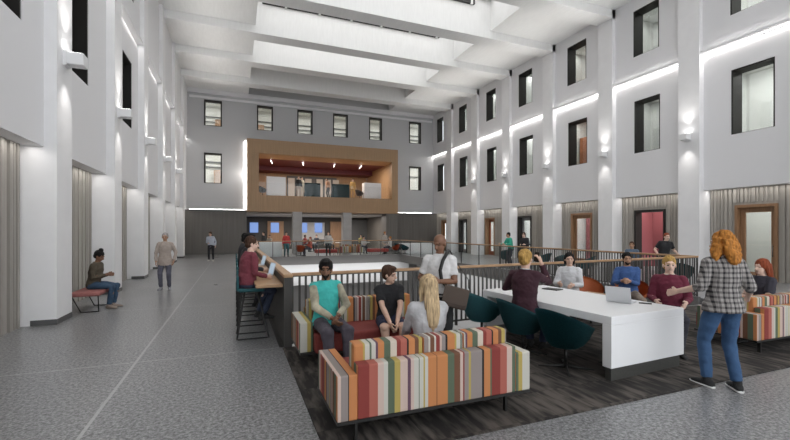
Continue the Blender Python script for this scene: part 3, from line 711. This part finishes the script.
HAIRC = {'black': (.007,.006,.0055), 'brown': (.06,.03,.018), 'blonde': (.46,.34,.20), 'darkblonde': (.40,.24,.07), 'ginger': (.40,.16,.03), 'auburn': (.22,.05,.02), 'grey': (.35,.33,.32)}
def cloth(c, amt=.12): 
    return mat('cloth_%d_%d_%d' % tuple(int(x*999) for x in c), c, .9, noise_amt=amt, noise_scale=9, bump=.5, bump_scale=16)
def person(label, loc, yaw, pel=(0, 0, .93), lean=(0, 0), turn=0, head=(0, 0), hands=None, hpole=None, feet=None, kpole=None,
           skin='light', shirt=(.5,.5,.5), sleeve='long', vest=None, pants=(.05,.05,.07), short=False, shoe=(.03,.03,.03), hair='short', hc='brown',
           vox=.009, scale=1., beard=False, collar=None, jacket_long=0., sole=None, curl=1.1, group=None, fat=1., robe=False):
    """local frame: +y is where the figure faces, z up from the floor it stands on; all joints in metres"""
    root = empty('person', loc, yaw, label, 'person', group); root.scale = (scale,)*3
    skm = mat('skin_'+skin, SKIN[skin], .55, noise_amt=.05, noise_scale=12); hm = mat('hair_'+hc, HAIRC[hc], .75, spec=.25, noise_amt=.45, noise_scale=25, stretch=(2.5, 2.5, .35))
    shm = shirt if not isinstance(shirt, tuple) else cloth(shirt); pm = pants if not isinstance(pants, tuple) else cloth(pants)
    P = V(pel); R = Matrix.Rotation(turn, 3, 'Z')
    up = V((lean[1], lean[0], 1)).normalized(); rt = (R @ V((1, 0, 0))); rt = (rt-up*rt.dot(up)).normalized(); fw = up.cross(rt)
    ch_ = P+up*.28; nk = P+up*.50; hd = nk+up*.135+fw*.015
    sh = {s: P+up*.437+rt*s*.155*fat for s in (-1, 1)}
    hp = {s: P+V((1, 0, 0))*s*.085-V((0, 0, .02)) for s in (-1, 1)}
    hands = hands or {-1: (-.27, .05, .80), 1: (.27, .05, .80)}; feet = feet or {-1: (-.11, 0, .08), 1: (.11, 0, .08)}
    arm, leg = {}, {}
    for s in (-1, 1):
        po = (hpole or {}).get(s, (s*.5, -1, -.5)); e, w = ik(sh[s], hands[s], .285, .265, po); arm[s] = (sh[s], e, w)
        po = (kpole or {}).get(s, (s*.12, 1, .25)); k, a = ik(hp[s], feet[s], .435, .43, po); leg[s] = (hp[s], k, a)
    def torso(b, g, low=-.08, top=True, m=None):
        f = fat
        rr = [(-.10, .135, .095), (-.03, .165, .115), (.06, .155, .108), (.15, .138, .10), (.26, .155, .112), (.36, .165, .112), (.41, .158, .10), (.455, .125, .082), (.485, .088, .07), (.51, .062, .06)]
        rings = []
        for h, ra, rb in rr:
            if h < low: continue
            c = P+up*h
            rings.append((c, rt*(ra*f+g), fw*(rb*f+g)))
        b.loft(rings, m, 24)
        b.capsule(sh[-1], sh[1], .045+g, .045+g, m)
    # ---- body: one continuous skin
    b = MB(); b.mats = [skm]
    torso(b, 0); b.capsule(nk-up*.03, nk+up*.09+fw*.01, .056, .05)
    hy, hpch = head
    HR = Matrix.Rotation(hy+turn, 3, 'Z') @ Matrix.Rotation(hpch, 3, 'X')
    def H(x, y, z): return hd+HR @ V((x, y, z))
    HM = HR.to_4x4()
    b.ball(H(0, -.012, .035), (.074, .093, .088), rot=HM, seg=20); b.ball(H(0, .022, -.03), (.058, .066, .082), rot=HM, seg=20)
    b.ball(H(0, .05, -.085), (.03, .032, .024), rot=HM, seg=10)
    b.capsule(H(0, .085, .02), H(0, .105, -.022), .009, .016)
    b.ball(H(0, .082, .034), (.05, .014, .012), rot=HM, seg=10); b.ball(H(0, .082, -.055), (.024, .012, .012), rot=HM, seg=10)
    for s in (-1, 1): b.ball(H(s*.076, -.005, -.005), (.011, .02, .032), rot=HM, seg=10)
    handp = {}
    for s in (-1, 1):
        A, E_, Wr = arm[s]
        b.tube([A, (A+E_)/2, E_, E_+(Wr-E_)*.3, Wr], [.052, .046, .038, .04, .027], seg=12)
        b.ball(A, .05, seg=12); b.ball(E_, .038, seg=12)
        d = (Wr-E_).normalized(); d = (d*.8+V((0, .25, -.25)) if hands[s][2] < 1.0 else d); d.normalize()
        inn = V((-s, 0, 0)); pn = (inn-d*inn.dot(d)); pn = pn.normalized() if pn.length > .1 else V((0, 0, -1)); wd = d.cross(pn)
        pc = Wr+d*.05
        b.loft([(Wr-d*.01, wd*.026, pn*.02), (Wr+d*.03, wd*.036, pn*.016), (Wr+d*.085, wd*.042, pn*.014), (Wr+d*.095, wd*.036, pn*.011)], None, 12)
        fl = (.066, .078, .072, .056)
        for q in range(4):
            o = Wr+d*.088+wd*(.032-.0213*q)*1.0; c1 = d*cos(curl*.35)+pn*sin(curl*.35); c2 = d*cos(curl)+pn*sin(curl)
            m1 = o+c1*fl[q]*.55; b.tube([o-d*.01, m1, m1+c2*fl[q]*.5], [.0095, .009, .007], seg=8)
        th = (1 if wd.y+wd.z*.5 > 0 else -1); t0 = Wr+d*.03+wd*th*.03; t1 = t0+(d*.7+wd*th*.6+pn*.35).normalized()*.04; b.tube([t0, t1, t1+(d*.9+pn*.5).normalized()*.032], [.013, .011, .008], seg=8)
        handp[s] = (Wr, d, pn, wd)
        h0, k0, a0 = leg[s]
        b.tube([h0, h0+(k0-h0)*.5, k0, k0+(a0-k0)*.3, k0+(a0-k0)*.7, a0], [.082, .072, .052, .055, .042, .036], seg=12); b.ball(k0, .052, seg=12)
    lipm = mat('lips_'+skin, tuple(x*.62 for x in SKIN[skin]), .5); eyem = mat('eye_dark', (.02,.015,.012), .3)
    HRi = HR.transposed()
    def face(me):
        me.materials.append(lipm); me.materials.append(eyem); me.materials.append(hm)
        if vox >= .02: return
        zc = hd.z-.2
        for p in me.polygons:
            if p.center.z < zc: continue
            q = HRi @ (p.center-hd)
            if q.y < .05 or abs(q.x) > .07 or q.z < -.13 or q.z > .1: continue
            if abs(abs(q.x)-.031) < .012 and abs(q.z-.006) < .006: p.material_index = 2
            elif abs(abs(q.x)-.031) < .019 and abs(q.z-.030) < .0045: p.material_index = 3
            elif abs(q.x) < .024 and abs(q.z+.054) < .007: p.material_index = 1
            elif beard and q.z < -.046 and not (abs(q.x) < .022 and abs(q.z+.054) < .008): p.material_index = 3
    remesh(b.build('body', None, root), min(vox, .0075) if vox < .015 else vox, 1, None, face)
    # ---- clothes
    g = .013 if vox < .015 else .02
    cv = max(vox*1.1, .010)
    wr_n = lambda k: (lambda co: k*(noise.noise(co*14)+.5*noise.noise(co*31)))
    b = MB(); torso(b, g+.004, low=-.12 if not jacket_long else -.2)
    if jacket_long:
        b.loft([(P+up*.08, rt*(.15*fat+g), fw*(.105*fat+g)), (P-V((0, 0, .02)), rt*(.172*fat+g+.01), fw*(.125*fat+g+.01)), (P-V((0, 0, jacket_long)), rt*(.18*fat+g+.02), fw*(.13*fat+g+.02))], None, 24)
    if sleeve and not vest:
        for s in (-1, 1):
            A, E_, Wr = arm[s]
            if sleeve == 'long': b.tube([A, (A+E_)/2, E_, (E_+Wr)/2, E_+(Wr-E_)*.93], [.062+g*.3, .056+g*.3, .05, .044, .037], seg=12); b.ball(E_, .05, seg=12)
            elif sleeve == 'roll': b.tube([A, (A+E_)/2, E_, E_+(Wr-E_)*.25], [.062+g*.3, .058, .052, .052], seg=12); b.ball(E_, .05, seg=12)
            else: b.tube([A, A+(E_-A)*.45, A+(E_-A)*.72], [.066+g*.3, .062, .064], seg=12)
            b.ball(A, .058+g*.3, seg=12)
    remesh(b.build('shirt', shm, root), cv, 3, wr_n(.008 if vox < .015 else 0))
    if vest:
        b = MB()
        for s in (-1, 1):
            A, E_, Wr = arm[s]; b.tube([A, (A+E_)/2, E_, (E_+Wr)/2, E_+(Wr-E_)*.93], [.06, .056, .05, .044, .037], seg=12); b.ball(E_, .05, seg=12); b.ball(A, .06, seg=12)
            remesh(b.build('sleeve', cloth(vest, .4), root), cv, 2, wr_n(.006)); b = MB()
    b = MB()
    b.loft([(P+up*.10, rt*(.148*fat+g-.004), fw*(.102*fat+g-.004)), (P, V((1, 0, 0))*(.165*fat+g), V((0, 1, 0))*(.118*fat+g)), (P-V((0, 0, .07)), V((1, 0, 0))*(.165*fat+g), V((0, 1, 0))*(.115*fat+g)), (P-V((0, 0, .11)), V((1, 0, 0))*(.13*fat), V((0, 1, 0))*(.09*fat))], None, 24)
    for s in (-1, 1):
        h0, k0, a0 = leg[s]
        if short: b.tube([h0, h0+(k0-h0)*.5, h0+(k0-h0)*.85], [.1, .088, .08], seg=14)
        else: b.tube([h0, h0+(k0-h0)*.5, k0, (k0+a0)/2, a0+(k0-a0)*.06], [.096, .084, .066, .06, .055], seg=14); b.ball(k0, .066, seg=14)
        b.ball(h0, .098, seg=14)
    remesh(b.build('trousers' if not short else 'shorts', pm, root), cv, 3, wr_n(.007 if vox < .015 else 0))
    # ---- shoes
    for s in (-1, 1):
        a0 = leg[s][2]; k0 = leg[s][1]; f = V((s*.25, 1, 0)).normalized(); side = V((f.y, -f.x, 0)); zb = a0.z-.078
        g0 = V((a0.x, a0.y, zb))
        b = MB(); b.loft([(g0-f*.075+V((0, 0, .035)), side*.022, V((0, 0, .026))), (g0-f*.05+V((0, 0, .045)), side*.036, V((0, 0, .042))), (g0+f*.02+V((0, 0, .045)), side*.038, V((0, 0, .042))), (g0+f*.10+V((0, 0, .034)), side*.044, V((0, 0, .03))), (g0+f*.16+V((0, 0, .026)), side*.038, V((0, 0, .022))), (g0+f*.19+V((0, 0, .022)), side*.018, V((0, 0, .014)))], None, 14, 2.4)
        b.capsule(g0+V((0, 0, .06)), g0+V((0, 0, .10)), .045, .043)
        so = b.build('shoe', cloth(shoe, .05), root, smooth=True)
        if sole:
            b = MB(); b.loft([(g0-f*.078+V((0, 0, .012)), side*.026, V((0, 0, .012))), (g0-f*.05+V((0, 0, .012)), side*.041, V((0, 0, .012))), (g0+f*.10+V((0, 0, .012)), side*.048, V((0, 0, .012))), (g0+f*.17+V((0, 0, .012)), side*.04, V((0, 0, .012))), (g0+f*.197+V((0, 0, .012)), side*.02, V((0, 0, .01)))], None, 14, 2.4); b.build('sole', cloth(sole, .02), so)
    # ---- hair
    b = MB(); hn = lambda co: .007*noise.noise(V((co.x*40, co.y*40, co.z*18)))
    if hair == 'bald': b.bm.free(); 
    else:
        big = .012 if hair in ('short', 'bun', 'bob', 'topknot') else .016
        b.ball(H(0, -.026, .05), (.074+big, .09+big, .086+big), rot=HM, seg=22)
        b.ball(H(0, -.05, .0), (.07+big*.6, .062+big*.6, .075), rot=HM, seg=18)
        if hair == 'bun': b.ball(H(0, -.115, .05), .045); b.ball(H(0, -.09, .0), (.05, .04, .05), rot=HM)
        if hair == 'topknot': b.ball(H(0, -.03, .155), (.05, .05, .04), rot=HM)
        if hair == 'quiff': b.ball(H(0, .015, .105), (.066, .08, .038), rot=HM); b.ball(H(0, -.04, .09), (.082, .088, .055), rot=HM)
        if hair == 'bob':
            for s in (-1, 1): b.tube([H(s*.06, -.01, .07), H(s*.084, -.012, 0), H(s*.078, -.01, -.085)], [.024, .022, .016], seg=12)
            b.ball(H(0, -.075, -.04), (.08, .045, .06), rot=HM)
        if hair in ('long', 'wavy', 'back'):
            wv = .0 if hair == 'long' else .02; Ln = {'long': .40, 'wavy': .20, 'back': .3}[hair]; wd_ = {'long': .085, 'wavy': .125, 'back': .09}[hair]
            bk = HR @ V((0, -1, 0)); bk.z = 0; bk.normalize(); sd = V((bk.y, -bk.x, 0)); rings = []
            for t in (0, .15, .35, .6, .85, 1.0):
                rings.append((H(0, -.05, .06)+V((0, 0, -(Ln+.1)*t))+bk*(.02+.05*min(1, t*2)), sd*(wd_*(1-.15*t**2) if t < .8 else wd_*(.75 if t < .9 else .35)), bk*(.055 if t < .9 else .025)))
            b.loft(rings, None, 18)
            if hair == 'wavy':
                for s in (-1, 1):
                    b.tube([H(s*.07, 0, .06), H(s*.10, .0, -.03), H(s*.12, .01, -.12), H(s*.115, .01, -.19)], [.04, .05, .05, .02], seg=12)
                hn = lambda co: .018*noise.noise(co*18)+.01*noise.noise(co*45)
            else:
                for s in (-1, 1): b.tube([H(s*.06, -.01, .05), H(s*.082, -.02, -.05), H(s*.085, -.04, -.15)], [.03, .028, .014], seg=12)
                hn = lambda co: .007*noise.noise(V((co.x*60, co.y*60, co.z*7)))
        hv = max(vox, .008)
        remesh(b.build('hair', hm, root), hv, 2, hn)
    if collar:
        b = MB(); rings = []
        b.tube([nk-up*.02+fw*.01, nk+up*.015+fw*.012], [.078, .066], seg=20); b.build('collar', cloth(collar, .05), root, smooth=True)
    root['_k'] = 1; del root['_k']
    return root, dict(hd=hd, H=H, hand=handp, arm=arm, P=P, up=up, rt=rt, fw=fw, nk=nk, sh=sh, leg=leg)

def sit(z=.44, dy=.0, spread=.11, fz=.08, fy=.42):
    return dict(pel=(0, dy, z+.11), feet={-1: (-spread, dy+fy, fz), 1: (spread, dy+fy, fz)})
def wp(loc, rz):    # yaw so that +y faces direction rz (deg, 0 = north, positive = towards west)
    return radians(rz)

# -- plaid shirt woman standing, back to the viewer, arms held out
r, q = person('long haired woman in plaid shirt and blue jeans standing with her arms held out', (5.04, 2.84, 0), radians(-24), pel=(0, 0, .94), lean=(.02, 0),
       head=(radians(30), -.1), hands={-1: (-.34, .22, 1.03), 1: (.36, .12, 1.0)}, hpole={-1: (-.2, -.5, -1), 1: (.2, -.5, -1)},
       feet={-1: (-.13, .06, .08), 1: (.10, -.06, .08)}, shirt=MATS['plaid_cloth'], sleeve='roll', pants=(.035,.085,.18), shoe=(.02,.02,.02), sole=(.7,.7,.68), hair='wavy', hc='ginger', skin='pale', vox=.0075, jacket_long=.10, curl=.5, scale=1.02)
# -- bearded man in teal waistcoat seated on the far sofa
r, q = person('bearded man in teal waistcoat over patterned sleeves, seated on the red sofa seat', (1.12, 5.30, 0), radians(186), **sit(.44, 0, .10, .08, .5), lean=(-.06, 0),
       head=(radians(-20), 0), hands={-1: (-.05, .30, .66), 1: (.03, .32, .64)}, hpole={-1: (-1, -.3, -.3), 1: (1, -.3, -.3)}, shirt=(.05,.42,.38), vest=(.33,.30,.22), pants=(.07,.06,.075), skin='brown', hair='quiff', hc='black', beard=True, jacket_long=.04, shoe=(.3,.15,.07), vox=.008, scale=1.04)
# -- young man in black
r, q = person('young man in black shirt and navy shorts seated on the red sofa seat, looking aside', (2.0, 5.32, 0), radians(170), **sit(.44, 0, .10, .08, .42), lean=(.16, 0), head=(radians(48), -.1),
       hands={-1: (-.04, .42, .54), 1: (.05, .42, .56)}, hpole={-1: (-1, -.2, -.2), 1: (1, -.2, -.2)}, shirt=(.018,.018,.02), sleeve='short', pants=(.03,.035,.07), short=True, shoe=(.25,.12,.07), skin='light', hair='quiff', hc='brown', vox=.008, scale=.97)
# -- blonde woman from behind
r, q = person('woman with long straight blonde hair in pale grey top, seated with her back turned', (1.87, 3.76, -.03), radians(-8), **sit(.44, .04, .10, .08, .42), lean=(.03, 0), head=(radians(8), 0),
       hands={-1: (-.16, .42, .60), 1: (.17, .42, .60)}, shirt=(.46,.46,.47), pants=(.05,.06,.1), hair='long', hc='blonde', skin='pale', vox=.008, scale=1.0)
# -- man with the messenger bag
r, q = person('bald man in white t-shirt standing with a brown messenger bag across his body', (2.47, 4.66, 0), radians(143), pel=(0, 0, .95), lean=(.03, 0), head=(radians(-25), -.35),
       hands={-1: (-.03, .26, 1.13), 1: (.15, .24, 1.14)}, hpole={-1: (-.6, -.5, -1), 1: (.6, -.5, -1)}, shirt=(.66,.65,.64), sleeve='short', pants=(.015,.015,.016), skin='brown', hair='bald', vox=.0075, fat=.96, scale=1.0)
bag = empty('messenger_bag', (2.47, 4.66, .04), radians(143), 'brown canvas messenger bag on a dark strap hanging at the standing man\'s hip', 'bag')
RB = Matrix.Rotation(radians(-12), 4, 'Y')
b = MB(); b.box(-.37, -.07, .12, .22, .78, 1.04, bev=.03); b.xform(Matrix.Translation((-.1, 0, .9)) @ RB @ Matrix.Translation((.1, 0, -.9))); b.build('bag_body', mat('bag_brown', (.075,.055,.045), .8, noise_amt=.2, noise_scale=30), bag)
b = MB(); b.box(-.375, -.065, .215, .23, .84, 1.045, bev=.006); b.xform(Matrix.Translation((-.1, 0, .9)) @ RB @ Matrix.Translation((.1, 0, -.9))); b.build('flap', mat('bag_flap', (.10,.075,.06), .8), bag)
b = MB(); b.tube([(-.12, .19, 1.0), (-.05, .20, 1.10), (-.03, .19, 1.22), (-.06, .17, 1.34), (-.10, .10, 1.43), (-.115, .0, 1.47), (-.14, -.10, 1.40), (-.24, -.15, 1.22), (-.36, -.05, 1.08), (-.38, .15, 1.0)], .022, flat=.25, ref=(0, 1, 0)); b.build('strap', BK, bag)
# -- woman taking a photo, in the middle teal chair
r, q = person('woman with blonde bun in dark maroon top seated at the table, holding up a phone', (3.81, 4.66, 0), radians(-62), **sit(.50, .0, .09, .08, .42), lean=(.05, 0), head=(radians(0), 0),
       hands={-1: (-.12, .30, .86), 1: (.15, .20, 1.19)}, hpole={-1: (-1, -.2, -.6), 1: (.3, 1, -1)}, shirt=(.045,.014,.022), pants=(.03,.04,.08), hair='bun', hc='darkblonde', skin='light', collar=(.5,.55,.62), vox=.0075, scale=1.08, curl=1.4)
W0, d0, pn0, wd0 = q['hand'][1]
b = MB(); b.box(-.036, .036, -.005, .005, -.07, .07, bev=.004)
o = b.build('smartphone', BK)
mw = Matrix.Rotation(radians(-62), 4, 'Z') @ Matrix.Scale(1.08, 4)
o.location = V((3.81, 4.66, 0))+(mw @ (W0+d0*.10+pn0*.03)); o.rotation_euler = (0, .1, radians(-62)); tag(o, 'black phone held up by the blonde woman in maroon', 'phone')
# -- white shirt woman behind the table
r, q = person('dark haired woman in a white shirt seated at the far end of the white table', (5.98, 6.0, 0), radians(128), **sit(.46, 0, .09, .08, .4), lean=(.08, 0), head=(radians(15), 0),
       hands={-1: (-.10, .36, .76), 1: (.14, .36, .78)}, shirt=(.62,.62,.63), pants=(.03,.035,.05), hair='bob', hc='black', skin='light', collar=(.66,.66,.66), vox=.009)
# -- bearded man in blue
r, q = person('bearded man in blue shirt seated in the orange chair, hands together', (6.93, 5.52, 0), radians(140), **sit(.47, 0, .12, .08, .42), lean=(.06, .04), head=(radians(0), .05),
       hands={-1: (.05, .36, .84), 1: (.16, .34, .84)}, hpole={-1: (-.6, -.5, -1), 1: (.6, -.5, -1)}, shirt=(.045,.10,.26), pants=(.25,.20,.16), hair='short', hc='black', skin='tan', beard=True, vox=.009)
# -- burgundy woman
r, q = person('short haired woman in burgundy cardigan with pale collar seated at the white table', (6.03, 4.12, 0), radians(128), **sit(.47, 0, .10, .08, .4), lean=(.04, 0), head=(radians(8), 0),
       hands={-1: (-.17, .30, .72), 1: (.17, .30, .72)}, hpole={-1: (-.4, -.6, -1), 1: (.4, -.6, -1)}, shirt=(.13,.016,.035), pants=(.03,.03,.04), hair='short', hc='darkblonde', skin='pale', collar=(.55,.5,.42), vox=.008, fat=1.04, scale=1.02)
r, q = person('red haired woman in dark grey top seated sideways on a striped sofa', (7.85, 3.86, 0), radians(72), **sit(.42, 0, .09, .08, .4), lean=(.02, 0), head=(radians(5), 0),
       hands={-1: (-.12, .36, .62), 1: (.12, .36, .62)}, shirt=(.035,.033,.045), sleeve='short', pants=(.03,.03,.04), hair='back', hc='auburn', skin='pale', vox=.009)
# -- bar desk sitters
def barsit(label, y, **k):
    return person(label, (.18, y, 0), radians(-72), pel=(0, .0, .93), feet={-1: (-.1, .24, .36), 1: (.1, .24, .36)}, lean=(.12, 0), hands={-1: (-.14, .30, 1.01), 1: (.14, .30, 1.01)}, **k)
barsit('person in maroon hoodie and jeans seated at the open end of the oak bar desk', 7.13, shirt=(.17,.035,.05), pants=(.03,.04,.07), hair='short', hc='brown', skin='pale', head=(radians(-20), -.12), vox=.009, fat=1.15, scale=.98)
barsit('dark haired person in black seated behind the hoodie wearer at the bar desk', 8.13, shirt=(.02,.02,.022), pants=(.03,.03,.04), hair='quiff', hc='black', skin='light', head=(0, -.1), vox=.012)
barsit('person in dark jacket seated farther along the oak bar desk', 11.1, shirt=(.03,.03,.035), pants=(.03,.03,.04), hair='bob', hc='black', skin='tan', head=(0, -.1), vox=.015)
# -- seated on the bench
person('woman with top knot in olive vest and jeans seated on the low bench, looking down', (-2.97, 11.0, 0), radians(-100), **sit(.45, 0, .09, .08, .36), lean=(.16, 0), head=(radians(0), -.45),
       hands={-1: (-.06, .30, .78), 1: (.08, .30, .78)}, shirt=(.075,.06,.04), pants=(.035,.07,.12), hair='topknot', hc='black', skin='brown', vox=.010, shoe=(.3,.24,.2), scale=.99)
person('person in beige tunic and grey knit hat standing in the corridor, hand in pocket', (-1.93, 13.7, 0), radians(178), pel=(0, 0, .93), hands={-1: (-.24, .06, .86), 1: (.22, .10, .84)}, hpole={-1: (-1, -.5, 0), 1: (1, -.5, 0)}, shirt=(.38,.32,.28), pants=(.10,.10,.13), hair='short', hc='grey', skin='tan', vox=.012, jacket_long=.2, shoe=(.3,.3,.32))
person('man in pale blue shirt and black trousers walking by the dark end wall', (-1.28, 25.6, 0), radians(175), pel=(0, 0, .94), lean=(.12, .05), head=(radians(-30), -.3), hands={-1: (-.24, .05, .9), 1: (.12, .25, 1.05)}, feet={-1: (-.13, .12, .08), 1: (.13, -.10, .08)}, shirt=(.42,.45,.52), pants=(.02,.02,.025), hair='short', hc='brown', skin='light', vox=.018, shoe=(.6,.58,.55))
# -- walkway people
person('person in bright green top leaning at the glass rail across the void', (12.35, 16.1, 0), radians(85), lean=(.2, 0), hands={-1: (-.2, .45, 1.12), 1: (.2, .45, 1.12)}, shirt=(.04,.40,.28), pants=(.03,.04,.06), hair='short', hc='black', skin='tan', vox=.018)
person('person in black jacket beside the green topped person at the glass rail', (12.75, 15.5, 0), radians(120), lean=(.12, .1), hands={-1: (-.1, .35, 1.12), 1: (.12, .35, 1.1)}, shirt=(.02,.02,.022), pants=(.03,.03,.04), hair='bob', hc='brown', skin='pale', vox=.018)
person('person in grey blue shirt seated on the walkway before a doorway', (13.0, 10.2, 0), radians(120), **sit(.5, 0, .1, .08, .4), hands={-1: (-.1, .3, .75), 1: (.1, .3, .75)}, shirt=(.10,.14,.2), pants=(.05,.05,.07), hair='short', hc='brown', skin='tan', vox=.018)
person('person in black t-shirt standing before the open red room doorway', (13.1, 9.15, 0), radians(150), lean=(.15, -.1), hands={-1: (-.35, .2, 1.0), 1: (.25, .2, 1.0)}, shirt=(.02,.02,.022), sleeve='short', pants=(.03,.03,.04), hair='short', hc='auburn', skin='pale', vox=.016)
# -- across the void and in the cafe
stn = [((3.25, 28.4), 180, (.5,.05,.05), (.04,.14,.16), 'person in red top and teal trousers standing by the white counter across the void', 'black'),
       ((6.05, 27.95), 160, (.5,.48,.46), (.03,.03,.03), 'person in pale top and dark apron standing at the far glass rail', 'brown'),
       ((1.9, 30.2), 120, (.06,.06,.06), (.03,.03,.03), 'person in black standing behind the white block counter', 'black'),
       ((10.85, 29.6), 200, (.45,.42,.38), (.4,.38,.35), 'person in light clothes standing before the black doorway', 'ginger')]
first = None
for (x, y), a, s, p_, lb, h in stn:
    person(lb, (x, y, 0), radians(a), shirt=s, pants=p_, hair='short', hc=h, skin='light', vox=.022)
sitn = [((4.9, 28.55), 100, (.5,.10,.06), 'person in orange red seated in front of the first concrete column', 'auburn', .46),
        ((9.3, 30.2), 180, (.6,.58,.56), 'person in white seated behind the striped sofa across the void', 'black', .46),
        ((10.9, 28.6), 80, (.62,.6,.58), 'person in white leaning in the far orange chair', 'ginger', .46)]
for (x, y), a, s, lb, h, z in sitn:
    person(lb, (x, y, 0), radians(a), **sit(z, 0, .1, .08, .42), hands={-1: (-.1, .35, .75), 1: (.1, .35, .75)}, shirt=s, pants=(.05,.05,.07), hair='short', hc=h, skin='light', vox=.022)
cafe = [(2.6, 34.2, (.45,.40,.33)), (3.9, 35.0, (.03,.03,.03)), (5.5, 34.6, (.2,.03,.03)), (6.6, 35.3, (.04,.04,.05)), (7.6, 34.3, (.5,.5,.48)), (9.4, 35, (.03,.03,.03)), (10.3, 34.2, (.35,.30,.12))]
cn = ['in beige', 'in black near the wood panel', 'in dark red', 'in charcoal', 'in pale grey', 'in black past the second column', 'in mustard']
src = None
for k, (x, y, s) in enumerate(cafe):
    person('person %s seated at a cafe table under the timber box' % cn[k], (x, y, 0), radians(150+40*(k % 3)), **sit(.55, 0, .1, .08, .4), hands={-1: (-.1, .35, .8), 1: (.1, .35, .8)}, shirt=s, pants=(.03,.03,.04), hair='short', hc=('black', 'brown')[k % 2], skin=('light', 'tan', 'brown')[k % 3], vox=.028, group='people seated in the cafe')
tb = None
for k, (x, y) in enumerate([(3.2, 34.4), (6.0, 34.6), (8.5, 34.6), (10.9, 34.8)]):
    if tb is None:
        tb = empty('cafe_table'); b = MB(); b.tube([(0, 0, .72), (0, 0, .75)], .4, seg=20); b.build('tabletop', WT, tb); b = MB(); b.tube([(0, 0, .02), (0, 0, .72)], .03); b.build('stem', BK, tb); b = MB(); b.tube([(0, 0, 0), (0, 0, .02)], .22, seg=16); b.build('base', BK, tb); c = tb
    else: c = copy_tree(tb)
    place(c, x, y, 0, 'round white cafe table ' + ['nearest the dark panelled corner, between beige and black clad people', 'between the dark red and charcoal clad people', 'behind the second concrete column', 'beside the person in mustard'][k], 'table', 'cafe tables')
up = [((4.75, 33.1), 180, (.03,.03,.03), (.5,.45,.4), 'person in black standing upstairs in the timber box beside the first teal booth', 'brown'),
      ((5.05, 33.4), 200, (.62,.56,.45), (.62,.56,.45), 'person in cream standing upstairs in the timber box', 'black'),
      ((9.25, 33.1), 170, (.62,.36,.12), (.62,.36,.12), 'person in yellow ochre standing upstairs beside the second teal booth', 'black'),
      ((7.25, 33.4), 120, (.5,.3,.2), (.05,.05,.05), 'person in tan bending over upstairs between the teal booths', 'black')]
for (x, y), a, s, p_, lb, h in up:
    person(lb, (x, y, 4.45), radians(a), shirt=s, pants=p_, hair='short', hc=h, skin='light', vox=.024, lean=(.3, 0) if 'bending' in lb else (0, 0))

flush()
# ================================================================ camera, world, render look
sc = bpy.context.scene
cam = bpy.data.cameras.new('camera'); co = bpy.data.objects.new('camera', cam); COL.objects.link(co); sc.camera = co
cam.sensor_width = 36; cam.lens = 36*405/790; cam.shift_y = 11/790; cam.clip_end = 200
co.location = (0, 0, 1.75); co.rotation_euler = (radians(90), 0, -math.atan2(160, 405))
w = bpy.data.worlds.new('world'); sc.world = w; w.use_nodes = True
bg = w.node_tree.nodes['Background']; bg.inputs[0].default_value = (.93, .96, 1, 1); bg.inputs[1].default_value = P_WORLD
sc.view_settings.view_transform = 'Standard'; sc.view_settings.look = 'None'; sc.view_settings.gamma = 1
sc.view_settings.exposure = EXPO
sc.cycles.use_denoising = True; sc.cycles.max_bounces = 7; sc.cycles.diffuse_bounces = 4; sc.cycles.transparent_max_bounces = 12
sc.cycles.sample_clamp_indirect = 6
